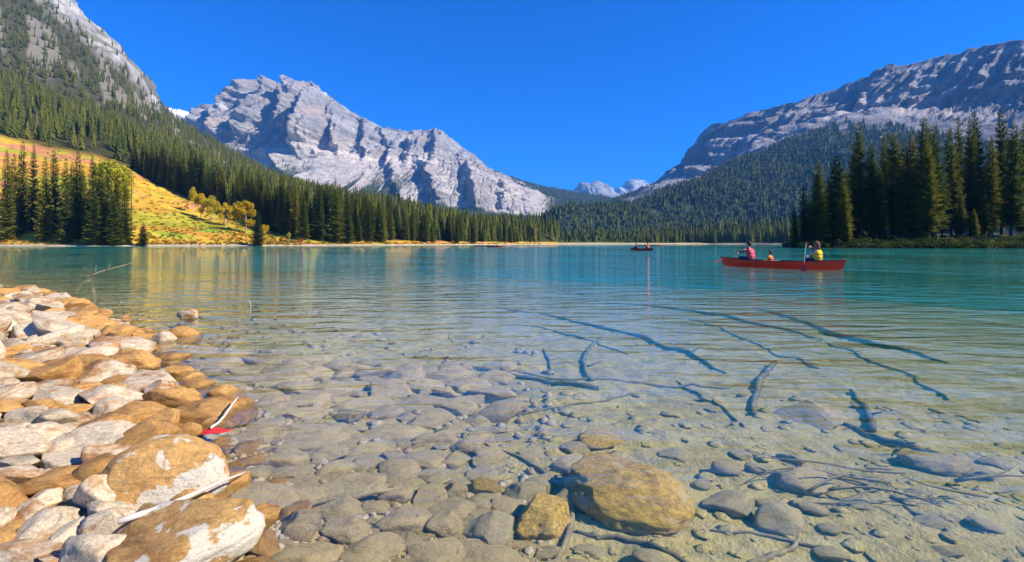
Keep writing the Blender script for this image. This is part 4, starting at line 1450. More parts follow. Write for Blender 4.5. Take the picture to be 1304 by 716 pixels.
n1 = fill(300, 0.035, 0.125, (-30, 345, 372, 735, lambda X, Y, a, b: -0.04 < shore_dist(X, Y) < 6), bank_key, 'stone', LAB.get, GRP.get, 0.33, 0.55, tries=9000, cover=0.74)
n1b = fill(34, 0.03, 0.09, (150, 420, 385, 735, lambda X, Y, a, b: -0.32 < shore_dist(X, Y) < 0.02), lambda d, r: 'ochre_stone', 'stone', LAB.get, GRP.get, 0.3, 0.6, tries=3000, cover=0.8)
n2 = fill(230, 0.025, 0.12, (230, 760, 440, 735, lambda X, Y, a, b: shore_dist(X, Y) < -0.16 and rs.random() < np.clip((690 - a) / 200 + 0.1, 0.05, 1) and (a < 640 or b > 560)), lambda d, r: 'cobble', 'cobble', LAB.get, GRP.get, 0.42, 0.42, tries=7000, cover=0.76)
n3 = fill(34, 0.02, 0.06, (560, 1304, 520, 735, lambda X, Y, a, b: True), lambda d, r: 'olive_stone', 'stone', LAB.get, GRP.get, 0.46, 0.42, tries=3000, cover=1.2)

# gravel and pebbles between the stones: nobody could count it
def pebbles(n, x0, x1, y0, y1, rlo, rhi, squash, keep):
    Vp, Tp, off = [], [], 0
    tv, tt = ICO[2]
    for k in range(n):
        px_, py_ = rs.uniform(x0, x1), HY + rs.uniform(y0, y1)
        g = water_hit(px_, py_, 0.0)
        d = float(shore_dist(g[0], g[1]))
        if not keep(d):
            continue
        r = rs.uniform(rlo, rhi) * np.clip(g[1] / 2.5, 0.7, 2.2)
        s_ = r * np.array([rs.uniform(0.9, 1.6), rs.uniform(0.8, 1.2), rs.uniform(0.5, 0.8) * squash])
        a = rs.random() * 6.28
        V = tv * (1 + 0.18 * rs.normal(size=(len(tv), 1))) * s_
        V = np.stack([V[:, 0] * math.cos(a) - V[:, 1] * math.sin(a), V[:, 0] * math.sin(a) + V[:, 1] * math.cos(a), V[:, 2]], -1)
        V += (g[0], g[1], float(bed_z(g[0], g[1])) + s_[2] * 0.4)
        Vp.append(V); Tp.append(tt + off); off += len(V)
    return np.concatenate(Vp), np.concatenate(Tp)


def mat_pebble():
    N = NT('pebbles')
    p = N.pos()
    c = N.ramp(N.noise(p, 9.0, 3, 0.7), [(0.3, (0.13, 0.08, 0.04)), (0.45, (0.34, 0.23, 0.12)), (0.6, (0.45, 0.38, 0.28)), (0.75, (0.24, 0.16, 0.08))])
    N.bsdf(c, 0.9, N.bump(N.noise(p, 60, 4), 0.5, 0.02))
    return N.m


o = link('gravel', mesh_np('gravel', *pebbles(5600, -20, 700, 62, 430, 0.007, 0.024, 1.0, lambda d: d < 4 and not (d < -0.9 and rs.random() > 0.5 + d * 0.12)), mat_pebble(), True))
tag(o, 'brown gravel filling the gaps between the stones', 'gravel', None, 'stuff')
o = link('silt_clods', mesh_np('silt_clods', *pebbles(700, 450, 1320, 150, 430, 0.006, 0.04, 0.32, lambda d: d < -0.6), M['bed'], True))
tag(o, 'soft silt clods and crumbs strewn over the open lake bed', 'silt', None, 'stuff')


# ------------------------------------------------------------------ sunken logs, sticks, leaf
def tube(path, radii, sides=7, wob=0.0, seed=0, cap=True):
    path = np.array(path, float)
    n = len(path)
    radii = np.interp(np.linspace(0, 1, n), np.linspace(0, 1, len(radii)), radii)
    tang = np.gradient(path, axis=0)
    tang /= np.linalg.norm(tang, axis=1, keepdims=True) + 1e-9
    th = np.linspace(0, 2 * np.pi, sides, endpoint=False)
    V = []
    for i in range(n):
        u = np.cross(tang[i], (0, 0, 1.0))
        if np.linalg.norm(u) < 1e-3: u = np.array([1.0, 0, 0])
        u /= np.linalg.norm(u)
        v = np.cross(u, tang[i])
        rr = radii[i] * (1 + wob * vnoise(np.cos(th) * 1.5 + i * 0.7, np.sin(th) * 1.5, i * 0.4, seed))
        V.append(path[i] + (np.cos(th) * rr)[:, None] * u + (np.sin(th) * rr)[:, None] * v)
    V = np.concatenate(V)
    Fq = [(i * sides + j, i * sides + (j + 1) % sides, (i + 1) * sides + (j + 1) % sides, (i + 1) * sides + j) for i in range(n - 1) for j in range(sides)]
    T = []
    if cap:
        V = np.concatenate([V, path[:1] - tang[:1] * radii[0] * .3, path[-1:] + tang[-1:] * radii[-1] * .3])
        a, b = n * sides, n * sides + 1
        T = [(a, (j + 1) % sides, j) for j in range(sides)] + [(b, (n - 1) * sides + j, (n - 1) * sides + (j + 1) % sides) for j in range(sides)]
    return V, [np.array(Fq), np.array(T)] if T else [np.array(Fq)]


def smooth_path(pts, n):
    pts = np.array(pts, float)
    t = np.linspace(0, 1, len(pts))
    tt_ = np.linspace(0, 1, n)
    P_ = np.stack([np.interp(tt_, t, pts[:, i]) for i in range(3)], -1)
    for _ in range(3):
        P_[1:-1] = 0.25 * P_[:-2] + 0.5 * P_[1:-1] + 0.25 * P_[2:]
    return P_


def sunk(pxpts, radii, mat, label, lift=0.5, name='sunken_log', cat='log', wob=0.25, jit=0.012, stubs=0, group=None, n=26, seed=0, sides=8):
    """a log or stick lying on the bed below the photo points"""
    base = [bed_hit(a, b) for a, b in pxpts]
    P_ = smooth_path(base, n)
    r = np.random.default_rng(seed + 1000)
    P_[:, :2] += jit * np.stack([fbm(np.arange(n) / 3.0, 0, 0, 2, seed), fbm(np.arange(n) / 3.0, 5, 0, 2, seed)], -1)
    rr = np.interp(np.linspace(0, 1, n), np.linspace(0, 1, len(radii)), radii)
    P_[:, 2] = bed_z(P_[:, 0], P_[:, 1]) + rr * lift
    e = empty(name, tuple(P_[n // 2]))
    V, Fs = tube(P_ - P_[n // 2], radii, sides, wob, seed)
    link('stem', mesh_np('stem', V, Fs, M[mat], True), e)
    for k in range(stubs):
        i = r.integers(3, n - 3)
        a = r.random() * 6.28
        L = r.uniform(3, 8) * rr[i]
        p0 = P_[i] - P_[n // 2]
        p1 = p0 + np.array([math.cos(a) * L, math.sin(a) * L, r.uniform(0.1, 0.6) * L])
        V, Fs = tube([p0, (p0 + p1) / 2 + r.normal(0, .1 * L, 3) * .3, p1], [rr[i] * .5, rr[i] * .15], 5)
        link('branch_stub', mesh_np('branch_stub', V, Fs, M[mat], True), e)
    tag(e, label, cat, group)
    return e


sunk([(600, 386), (650, 393), (690, 404), (735, 410), (770, 421), (815, 430), (850, 446), (892, 458), (925, 476)], [0.008, 0.018, 0.026, 0.032, 0.030, 0.012], 'sunkwood', 'longest sunken log, dark and thickening towards the pale silt', stubs=6, seed=1, jit=0.14)
sunk([(760, 385), (810, 389), (850, 394), (905, 400), (950, 411), (1000, 419), (1045, 434)], [0.008, 0.028, 0.034, 0.03, 0.012], 'sunkwood', 'dark sunken log lying beyond and along the longest one', stubs=5, seed=2, jit=0.16)
sunk([(955, 392), (985, 399), (1030, 416), (1087, 436), (1140, 446), (1200, 464)], [0.010, 0.034, 0.042, 0.036, 0.014], 'sunkwood', 'far dark sunken log in the green water behind the others', stubs=5, seed=3, jit=0.16)
sunk([(598, 468), (650, 480), (700, 490), (762, 497)], [0.015, 0.025, 0.029, 0.025], 'sunkwood', 'short thick sunken log on the silt with a pale broken end', stubs=2, seed=5)
sunk([(618, 466), (720, 486), (830, 492), (930, 494)], [0.012, 0.016, 0.014], 'siltwood', 'straight thin sunken pole lying against the short thick log', seed=6, name='sunken_stick', cat='stick')
sunk([(768, 428), (748, 446), (742, 462), (752, 486)], [0.013, 0.023, 0.025], 'sunkwood', 'curved dark sunken branch pointing away behind the short thick log', stubs=3, seed=7)
sunk([(692, 446), (700, 462), (704, 478)], [0.013, 0.015], 'sunkwood', 'stubby dark sunken branch left of the curved one', seed=8)
sunk([(988, 462), (966, 488), (958, 530)], [0.021, 0.032, 0.025], 'sunkwood', 'short upright looking sunken log left of the tilted slab', stubs=2, seed=9)
sunk([(1060, 536), (1120, 560), (1180, 580), (1260, 612)], [0.013, 0.023, 0.025], 'sunkwood', 'dark sunken log running past the tilted slab towards the brush', stubs=3, seed=10)
sunk([(862, 486), (900, 508), (930, 530), (948, 545)], [0.008, 0.013, 0.008], 'sunkwood', 'crooked dark sunken branch at the end of the longest log', stubs=2, seed=11)
sunk([(1085, 500), (1105, 525), (1112, 552)], [0.021, 0.029], 'sunkwood', 'short dark sunken branch right of the tilted slab', stubs=1, seed=12)
sunk([(640, 414), (700, 420), (760, 437), (800, 452)], [0.006, 0.014, 0.010], 'sunkwood', 'thin curved sunken branch between the longest log and the stubby one', seed=21, jit=0.1, stubs=3, name='sunken_stick', cat='stick')
sunk([(870, 405), (930, 424), (985, 448), (1050, 470)], [0.006, 0.016, 0.010], 'sunkwood', 'thin sunken branch between the two far dark logs', seed=22, jit=0.12, stubs=3, name='sunken_stick', cat='stick')
sunk([(1010, 420), (1085, 452), (1150, 476), (1215, 512)], [0.006, 0.018, 0.012], 'sunkwood', 'thin sunken branch in the rippled water beyond the tilted slab', seed=23, jit=0.12, stubs=3, name='sunken_stick', cat='stick')
sunk([(553, 552), (600, 545), (650, 531), (720, 518), (812, 503)], [0.008, 0.012, 0.008], 'sunkwood', 'thin kinked sunken twig crossing the silt beyond the golden boulder', seed=13, name='sunken_stick', cat='stick')
sunk([(606, 560), (660, 584), (704, 612), (730, 648), (728, 680), (706, 722)], [0.006, 0.010, 0.013, 0.014, 0.013], 'siltwood', 'long curving sunken root bending round the largest golden boulder', seed=14, name='sunken_root', cat='root', lift=1.0)
sunk([(326, 660), (420, 650), (500, 636), (575, 618)], [0.008, 0.013, 0.008], 'siltwood', 'straight sunken stick lying across the flat cobbles', seed=15, name='sunken_stick', cat='stick', lift=3.6)
sunk([(736, 680), (800, 690), (850, 706), (900, 726)], [0.009, 0.011, 0.007], 'sunkwood', 'dark sunken twig curving out below the golden boulder', seed=16, name='sunken_stick', cat='stick')
sunk([(906, 678), (980, 684), (1040, 700), (1100, 722)], [0.006, 0.008, 0.006], 'sunkwood', 'thin straight sunken stick below the lumpy stone', seed=17, name='sunken_stick', cat='stick')
sunk([(956, 724), (986, 708), (1018, 694)], [0.012, 0.010], 'siltwood', 'short pale sunken stick meeting the thin straight one', seed=18, name='sunken_stick', cat='stick')

# sunken brush on the right
r = np.random.default_rng(71)
c = bed_hit(1130, 628)
e = empty('sunken_brush', tuple(c))
for k in range(15):
    a = r.uniform(-0.5, 0.5) + (math.pi if r.random() < 0.6 else 0)
    L = r.uniform(0.15, 0.55)
    s_ = np.array([r.normal(0, .26), r.normal(0, .13), r.uniform(0, 0.06)])
    m_ = s_ + np.array([math.cos(a) * L * .5, math.sin(a) * L * .5, r.uniform(0, 0.07)])
    t_ = s_ + np.array([math.cos(a + r.normal(0, .3)) * L, math.sin(a + r.normal(0, .3)) * L, r.uniform(-0.02, 0.08)])
    V, Fs = tube(smooth_path([s_, m_, t_], 7), [r.uniform(0.005, 0.012), 0.002], 5, 0.3, k)
    link('twig', mesh_np('twig', V, Fs, M['siltwood'], True), e)
tag(e, 'tangle of dark sunken brushwood on the silt near the tilted slab', 'brushwood')

# bleached stick across the boulders, white twig, red leaf, twigs poking out
def stick(name, pts, radii, mat, label, cat='stick', n=14, seed=0, twigs=()):
    P_ = smooth_path(pts, n)
    P_ += 0.004 * np.stack([fbm(np.arange(n) / 2.5, k, 0, 2, seed) for k in range(3)], -1)
    V, Fs = tube(P_ - P_[0], radii, 7, 0.2, seed)
    o = link(name, mesh_np(name, V, Fs, M[mat], True))
    o.location = P_[0]
    tag(o, label, cat)
    for tw in twigs:
        q = smooth_path(tw, 6) - P_[0]
        V, Fs = tube(q, [radii[-1] * 1.2, radii[-1] * .5], 5)
        link('twig', mesh_np('twig', V, Fs, M[mat], True), o)
    return o


def at(px_, py_, D): return pix(px_, py_, D)


stick('bleached_stick', [at(153, 664, 1.60), at(215, 643, 1.68), at(262, 622, 1.84), at(312, 601, 2.12)], [0.011, 0.010, 0.006, 0.0035], 'drift', 'long bleached white stick leaning across the boulders into the water', seed=1)
stick('white_twig', [at(268, 546, 2.62), at(284, 532, 2.76), at(292, 520, 2.9), at(302, 506, 3.05)], [0.007, 0.007, 0.005], 'drift', 'short white twig rising behind the red leaf', seed=2)
stick('dead_branch', [at(116, 351, 15.6), at(128, 346, 15.8), at(150, 340, 16.2), at(173, 334, 17)], [0.022, 0.02, 0.010], 'siltwood', 'pale dead branch reaching out over the water from the bank', cat='branch', seed=3,
      twigs=[[at(122, 349, 15.7), at(121, 343, 15.7), at(123, 338, 15.8)], [at(136, 344, 15.9), at(139, 339, 15.9), at(141, 336, 16)], [at(118, 350, 15.6), at(112, 344, 15.4), at(106, 340, 15.2)], [at(117, 351, 15.6), at(108, 352, 15.3), at(98, 351, 15.0)]])
g = water_hit(575, 431)
stick('floating_twig', [g + (0.02, 0, -0.05), g + (-0.05, 0, 0.03), g + (0.03, 0.03, 0.06)], [0.006, 0.003], 'sunkwood', 'tiny forked dark twig poking out of the open shallow water', cat='twig', seed=4)
g = water_hit(316, 390)
stick('floating_twig', [g + (0.03, 0, -0.06), g + (0.05, 0, 0.04), g + (-0.02, 0.03, 0.09)], [0.007, 0.003], 'drift', 'tiny pale bent twig poking out of the water off the lone cream stone', cat='twig', seed=5)

# red leaf lying on the wet stone
lf = []
for t in np.linspace(0, 1, 12):
    w = 0.032 * math.sin(math.pi * min(1, t * 1.02)) ** 0.7 * (1.1 - 0.4 * t)
    lf.append([(-0.075 + 0.15 * t, -w, 0.010 * math.sin(t * 5)), (-0.075 + 0.15 * t, 0, 0.004 + 0.010 * math.sin(t * 5)), (-0.075 + 0.15 * t, w, 0.014 * math.sin(t * 5 + .5))])
LV = np.array(lf).reshape(-1, 3)
me = mesh_np('red_leaf', np.concatenate([LV, LV - (0, 0, 0.0015)]), np.concatenate([grid_faces(12, 3), grid_faces(12, 3)[:, ::-1] + 36]), M['redleaf'], True)
o = link('red_leaf', me)
g = water_hit(276, 549, 0.035)
o.location = g
o.rotation_euler = (0.25, -0.12, 0.35)
tag(o, 'bright red fallen leaf at the water edge below the wide ochre slab', 'leaf')

# ------------------------------------------------------------------ canoes and people
M['canoe'] = mat_plain('red_canoe_paint', (0.62, 0.025, 0.02), 0.35, 0.15, 4, 0.5)
M['canoe_rim'] = mat_plain('canoe_gunwale', (0.10, 0.03, 0.025), 0.5, 0.2, 6)
M['canoe_in'] = mat_plain('canoe_inside', (0.16, 0.05, 0.04), 0.7, 0.2, 5)
M['wood'] = mat_plain('seat_wood', (0.38, 0.24, 0.12), 0.6, 0.25, 9)
M['red_plastic'] = mat_plain('paddle_red', (0.75, 0.04, 0.02), 0.4, 0.1, 6, 0.5)
M['white_shaft'] = mat_plain('paddle_shaft', (0.42, 0.52, 0.72), 0.4, 0.1, 6, 0.5)
M['dark_shaft'] = mat_plain('paddle_shaft_dark', (0.12, 0.07, 0.05), 0.5, 0.2, 6)
M['vest_pink'] = mat_plain('vest_pink', (0.80, 0.10, 0.13), 0.75, 0.15, 14)
M['vest_yellow'] = mat_plain('vest_yellow', (0.85, 0.60, 0.02), 0.75, 0.15, 14)
M['vest_orange'] = mat_plain('vest_orange', (0.85, 0.16, 0.03), 0.75, 0.15, 14)
M['vest_trim'] = mat_plain('vest_strap', (0.05, 0.05, 0.06), 0.7, 0.2, 14)
M['black_cloth'] = mat_plain('black_cloth', (0.018, 0.018, 0.028), 0.9, 0.3, 14)
M['navy_cloth'] = mat_plain('navy_cloth', (0.03, 0.045, 0.10), 0.9, 0.3, 14)
M['yellow_cloth'] = mat_plain('yellow_cloth', (0.80, 0.55, 0.03), 0.85, 0.2, 14)
M['red_cloth'] = mat_plain('red_cloth', (0.75, 0.06, 0.03), 0.85, 0.2, 14)
M['skin'] = mat_plain('skin', (0.55, 0.33, 0.24), 0.6, 0.08, 10)
M['hair_dark'] = mat_plain('hair_dark', (0.03, 0.02, 0.015), 0.6, 0.4, 30)
M['hair_brown'] = mat_plain('hair_brown', (0.18, 0.08, 0.035), 0.55, 0.4, 30)


def canoe_meshes(L=5.16, beam=0.90, n=33, m=11):
    """hull with raked stems, an inner skin, floor above the water line; local +x is the bow"""
    xs = np.linspace(-1, 1, n)
    def section(s_, inset, zmin):
        b = beam / 2 * (1 - abs(s_) ** 2.3) ** 0.75 + 0.012 - inset
        b = max(b, 0.004)
        top = 0.275 + 0.12 * abs(s_) ** 2.6
        bot = max(-0.09 + 0.10 * abs(s_) ** 6, zmin)
        th = np.linspace(-1, 1, m)
        sy_ = np.sign(th) * np.abs(th) ** 0.55
        zz = bot + (top - bot) * np.abs(th) ** 2.6
        rake = np.array([0.5 * L * s_ + np.sign(s_) * 0.10 * abs(s_) ** 8 * ((z_ - bot) / (top - bot)) - np.sign(s_) * 0.06 * abs(s_) ** 8 for z_ in zz])
        return np.stack([rake, sy_ * b, zz], -1)
    outer = np.stack([section(s_, 0, -1) for s_ in xs])
    inner = np.stack([section(s_, 0.016, 0.015) for s_ in xs * 0.985])
    inner[..., 2] = np.maximum(inner[..., 2], 0.015)
    hull = mesh_np('hull', outer.reshape(-1, 3), grid_faces(n, m), M['canoe'], True)
    lin = mesh_np('lining', inner.reshape(-1, 3), grid_faces(n, m)[:, ::-1], M['canoe_in'], True)
    rails = []
    for side in (0, -1):
        V, Fs = tube(outer[:, side] + (0, 0, 0.004), [0.018], 6)
        rails.append(mesh_np('gunwale', V, Fs, M['canoe_rim'], True))
    return hull, lin, rails


def boxmesh(name, sx_, sy_, sz_, mat, bev=0.008):
    bm = bmesh.new()
    bmesh.ops.create_cube(bm, size=1)
    bmesh.ops.scale(bm, vec=(sx_, sy_, sz_), verts=bm.verts)
    bmesh.ops.bevel(bm, geom=bm.edges[:], offset=bev, segments=2, affect='EDGES')
    me = bpy.data.meshes.new(name)
    bm.to_mesh(me); bm.free()
    me.materials.append(mat)
    return me


HULL, LINING, RAILS = canoe_meshes()
SEAT = boxmesh('seat', 0.26, 0.70, 0.025, M['wood'])
THWART = boxmesh('thwart', 0.05, 0.88, 0.025, M['wood'])


def canoe(bow, stern, label, group='red canoes on the lake', length=None):
    bow, stern = np.array(bow), np.array(stern)
    c = (bow + stern) / 2
    d = bow - stern
    e = empty('canoe', (c[0], c[1], 0), math.atan2(d[1], d[0]))
    s_ = (length or np.linalg.norm(d[:2])) / 5.16
    e.scale = (s_, 1, 1)
    link('hull', HULL, e); link('lining', LINING, e)
    for r_ in RAILS: link('gunwale', r_, e)
    for x_ in (1.35, -1.65):
        q = link('seat', SEAT, e); q.location = (x_, 0, 0.20)
    q = link('thwart', THWART, e); q.location = (0.1, 0, 0.285)
    tag(e, label, 'canoe', group)
    return e


def hull_pts(a, b, ra, rb, sub=2):
    V, _ = ICO[sub]
    return np.concatenate([V * ra + a, V * rb + b])


def union_mesh(name, caps, voxel):
    """tapered limbs fused into one continuous skin"""
    bm = bmesh.new()
    for a, b, ra, rb in caps:
        t = bmesh.new()
        for p in hull_pts(np.array(a, float), np.array(b, float), ra, rb):
            t.verts.new(p)
        res = bmesh.ops.convex_hull(t, input=t.verts)
        junk = [g for g in res['geom_interior'] if isinstance(g, bmesh.types.BMVert)]
        bmesh.ops.delete(t, geom=junk, context='VERTS')
        tmp = bpy.data.meshes.new('t'); t.to_mesh(tmp); t.free()
        bm.from_mesh(tmp); bpy.data.meshes.remove(tmp)
    me = bpy.data.meshes.new(name); bm.to_mesh(me); bm.free()
    ob = bpy.data.objects.new(name, me); COL.objects.link(ob)
    md = ob.modifiers.new('r', 'REMESH'); md.mode = 'VOXEL'; md.voxel_size = voxel; md.use_smooth_shade = True
    sm = ob.modifiers.new('s', 'SMOOTH'); sm.iterations = 2; sm.factor = 0.4
    return ob


def seg_dist(P_, a, b, ra, rb):
    a, b = np.array(a, float), np.array(b, float)
    d = b - a
    t = np.clip(((P_ - a) @ d) / max(d @ d, 1e-9), 0, 1)
    return np.linalg.norm(P_ - a - t[:, None] * d, axis=1) - (ra + (rb - ra) * t)


def two_bone(s_, h_, l1, l2, hint):
    s_, h_ = np.array(s_, float), np.array(h_, float)
    d = h_ - s_
    L = np.linalg.norm(d)
    if L > (l1 + l2) * 0.995:
        h_ = s_ + d / L * (l1 + l2) * 0.995
        d = h_ - s_; L = np.linalg.norm(d)
    u = d / L
    k = (l1 * l1 - l2 * l2 + L * L) / (2 * L)
    hh_ = math.sqrt(max(l1 * l1 - k * k, 0))
    hint = np.array(hint, float); hint -= u * (hint @ u); hint /= np.linalg.norm(hint)
    return s_ + u * k + hint * hh_, h_


PENDING = []


def person(parent_e, pos, scale, facing, hands, colors, hair, label, lean=0.1, head_turn=0.0, voxel=0.012, kneel=False):
    """seated figure. pos: seat point in canoe space, facing 0 = towards the bow. hands: two points in figure space or None (on lap)"""
    S = scale
    def q(x_, y_, z_): return np.array([x_, y_, z_]) * S
    hip = q(0, 0, 0.09)
    chest = q(lean * 0.5, 0, 0.40); neck = q(lean * 0.85, 0, 0.56); head = q(lean * 0.85 + 0.02, 0, 0.735)
    caps, mats = [], []
    def add(a, b, ra, rb, m): caps.append((a, b, ra * S, rb * S)); mats.append(m)
    top, leg, skin = colors['top'], colors['legs'], M['skin']
    add(hip + q(0, 0.07, 0), hip + q(0, -0.07, 0), 0.115, 0.115, leg)
    for s_ in (-1, 1):
        add(hip + q(0, 0.05 * s_, 0.05), chest + q(0, 0.075 * s_, 0.0), 0.10, 0.105, top)
        add(chest + q(0, 0.075 * s_, 0), neck + q(-0.01, 0.13 * s_, -0.06), 0.105, 0.062, top)
        knee = q(0.40, 0.13 * s_, 0.16); ank = q(0.52, 0.12 * s_, -0.16)
        if kneel: knee = q(0.30, 0.13 * s_, 0.10); ank = q(0.50, 0.10 * s_, -0.02)
        add(hip + q(0.02, 0.09 * s_, 0), knee, 0.085, 0.06, leg)
        add(knee, ank, 0.058, 0.04, leg)
        add(ank + q(-0.03, 0, -0.02), ank + q(0.14, 0, -0.03), 0.045, 0.035, M['black_cloth'])
    add(neck + q(0, 0, -0.05), head + q(-0.01, 0, -0.08), 0.058, 0.052, skin)
    hd = np.array([math.cos(head_turn), math.sin(head_turn), 0.0])
    sd = np.array([-hd[1], hd[0], 0.0])
    add(head + hd * 0.005 * S, head + hd * -0.02 * S + q(0, 0, 0.02), 0.083, 0.088, skin)
    add(head + hd * 0.04 * S + q(0, 0, -0.06), head + hd * 0.02 * S + q(0, 0, -0.02), 0.05, 0.065, skin)         # jaw
    add(head + hd * 0.088 * S + q(0, 0, 0.005), head + hd * 0.105 * S + q(0, 0, -0.022), 0.010, 0.014, skin)      # nose
    for s_ in (-1, 1):
        add(head + sd * 0.084 * s_ * S + q(0, 0, 0.012), head + sd * 0.088 * s_ * S + q(0, 0, -0.025), 0.018, 0.012, skin)   # ears
    for i, s_ in enumerate((1, -1)):
        sh = neck + q(-0.01, 0.165 * s_, -0.075)
        hnd = hands[i]
        if hnd is None: hnd = q(0.30, 0.10 * s_, 0.26)
        el, hnd = two_bone(sh, hnd, 0.285 * S, 0.25 * S, (-0.35, 0.55 * s_, -0.75))
        add(sh, el, 0.056, 0.044, top)
        add(el, hnd, 0.042, 0.031, colors.get('sleeve', top))
        f = (hnd - el); f /= np.linalg.norm(f)
        side = np.cross(f, (0, 0, 1.0)); side /= np.linalg.norm(side) + 1e-6
        dn = np.cross(side, f)
        palm = hnd + f * 0.055 * S
        add(hnd, palm, 0.030, 0.036, skin)
        for k in range(4):
            b0 = palm + side * (k - 1.5) * 0.021 * S + f * 0.02 * S
            b1 = b0 + f * (0.035 - 0.004 * abs(k - 1.4)) * S - dn * 0.012 * S * 1
            b2 = b1 - dn * 0.034 * S - f * 0.008 * S
            add(b0, b1, 0.0105, 0.0095, skin); add(b1, b2, 0.0095, 0.008, skin)
        t0 = palm - side * 0.03 * s_ * S
        add(t0, t0 - side * 0.022 * s_ * S + f * 0.028 * S - dn * 0.022 * S, 0.013, 0.009, skin)
    e = empty('person')
    e.parent = None
    body = union_mesh('body', caps, voxel)
    vest_caps = []
    for s_ in (-1, 1):
        vest_caps.append((hip + q(0, 0.065 * s_, 0.10), chest + q(0, 0.085 * s_, 0.0), 0.125 * S, 0.135 * S))
        vest_caps.append((chest + q(0, 0.085 * s_, 0), neck + q(-0.005, 0.10 * s_, -0.075), 0.135 * S, 0.072 * S))
    vest = union_mesh('life_vest', vest_caps, voxel)
    hc = [(head + hd * -0.012 * S + q(0, 0, 0.03), head + hd * -0.035 * S + q(0, 0, 0.0), 0.092 * S, 0.09 * S)]
    hc.append((head + hd * -0.05 * S + q(0, 0, -0.02), head + hd * -0.055 * S + q(0, 0, -0.075), 0.075 * S, 0.05 * S))
    if hair.get('long'):
        hc.append((head + hd * -0.07 * S, head + hd * -0.115 * S + q(0, 0, -0.20), 0.075 * S, 0.05 * S))
        hc.append((head + hd * -0.05 * S + sd * 0.05 * S, head + hd * -0.09 * S + sd * 0.06 * S + q(0, 0, -0.17), 0.06 * S, 0.035 * S))
    hair_o = union_mesh('hair', hc, voxel * 0.8)
    belts = []
    for zz in (0.22, 0.34):
        c_ = hip + (chest - hip) * ((zz - 0.09) / 0.31)
        th = np.linspace(0, 2 * np.pi, 25)
        ring = np.stack([0.139 * S * np.cos(th), (0.139 + 0.078) * S * np.sign(np.sin(th)) * np.abs(np.sin(th)) ** 0.9, 0 * th], -1) + c_
        V, Fs = tube(ring, [0.012 * S], 5, cap=False)
        belts.append(mesh_np('vest_strap', V, Fs, M['vest_trim'], True))
    PENDING.append(dict(e=e, parent=parent_e, pos=pos, facing=facing, body=body, caps=caps, mats=mats, vest=vest, hair=hair_o, belts=belts, vm=colors['vest'], hm=hair['mat'], label=label))
    return e


def finish_people():
    bpy.context.view_layer.update()
    dg = bpy.context.evaluated_depsgraph_get()
    for p in PENDING:
        ce = p['parent']
        Mw = Matrix.Translation(ce.location) @ Euler((0, 0, ce.rotation_euler[2])).to_matrix().to_4x4() @ Matrix.Translation(Vector(p['pos'])) @ Matrix.Rotation(p['facing'], 4, 'Z')
        e = p['e']
        e.matrix_world = Mw
        for key, mats in (('body', None), ('vest', p['vm']), ('hair', p['hm'])):
            ob = p[key]
            me = bpy.data.meshes.new_from_object(ob.evaluated_get(dg))
            old = ob.data
            ob.modifiers.clear()
            ob.data = me
            bpy.data.meshes.remove(old)
            me.materials.clear()
            if mats is not None:
                me.materials.append(mats)
            else:
                uniq = []
                for m_ in p['mats']:
                    if m_ not in uniq: uniq.append(m_)
                for m_ in uniq: me.materials.append(m_)
                n = len(me.polygons)
                cen = np.zeros(n * 3, dtype=np.float32)
                me.polygons.foreach_get('center', cen)
                cen = cen.reshape(-1, 3)
                dist = np.stack([seg_dist(cen, *c_) for c_ in p['caps']], 1)
                ix = np.array([uniq.index(m_) for m_ in p['mats']])[np.argmin(dist, 1)]
                me.polygons.foreach_set('material_index', ix.astype(np.int32))
            me.polygons.foreach_set('use_smooth', np.ones(len(me.polygons), dtype=bool))
            ob.parent = e
        for b in p['belts']:
            link('vest_strap', b, p['vest'])
        tag(e, p['label'], 'person')


def paddle(top_, tip_, label, shaft, blade, grip=True, flat=None):
    top_, tip_ = np.array(top_, float), np.array(tip_, float)
    d = tip_ - top_
    L = np.linalg.norm(d)
    e = empty('paddle', tuple(top_))
    e.rotation_euler = Vector(d).to_track_quat('Z', 'Y').to_euler()
    V, Fs = tube([(0, 0, t) for t in np.linspace(0, L * 0.72, 8)], [0.013], 8)
    link('shaft', mesh_np('shaft', V, Fs, shaft, True), e)
    zz = np.linspace(L * 0.66, L, 12)
    t = np.linspace(0, 1, 12)
    w = 0.018 + 0.085 * np.sin(np.clip(t * 1.12, 0, 1) * np.pi * 0.62) ** 0.9
    w[-1] *= 0.6
    ring = []
    for i in range(12):
        h_ = 0.014 * (1 - 0.6 * t[i])
        ring.append([(-w[i], 0, zz[i]), (0, -h_, zz[i]), (w[i], 0, zz[i]), (0, h_, zz[i])])
    V = np.array(ring).reshape(-1, 3)
    Fq = [(i * 4 + j, i * 4 + (j + 1) % 4, (i + 1) * 4 + (j + 1) % 4, (i + 1) * 4 + j) for i in range(11) for j in range(4)] + [(0, 3, 2, 1), (44, 45, 46, 47)]
    link('blade', mesh_np('blade', V, np.array(Fq), blade, False), e)
    V, Fs = tube([(-0.06, 0, 0), (-0.03, 0, -0.012), (0.03, 0, -0.012), (0.06, 0, 0)], [0.016, 0.022, 0.016], 8)
    link('grip', mesh_np('grip', V, Fs, blade, True), e)
    tag(e, label, 'paddle')
    return e


# main canoe
bow, stern = water_hit(919, 337.6), water_hit(1076, 343.4)
CN = canoe(bow, stern, 'long red canoe with three people gliding past the wooded point')
ang = CN.rotation_euler[2]
Rinv = np.array(Matrix.Rotation(-ang, 3, 'Z'))
cl = np.array(CN.location)


def to_local(w_): return Rinv @ (np.array(w_) - cl)


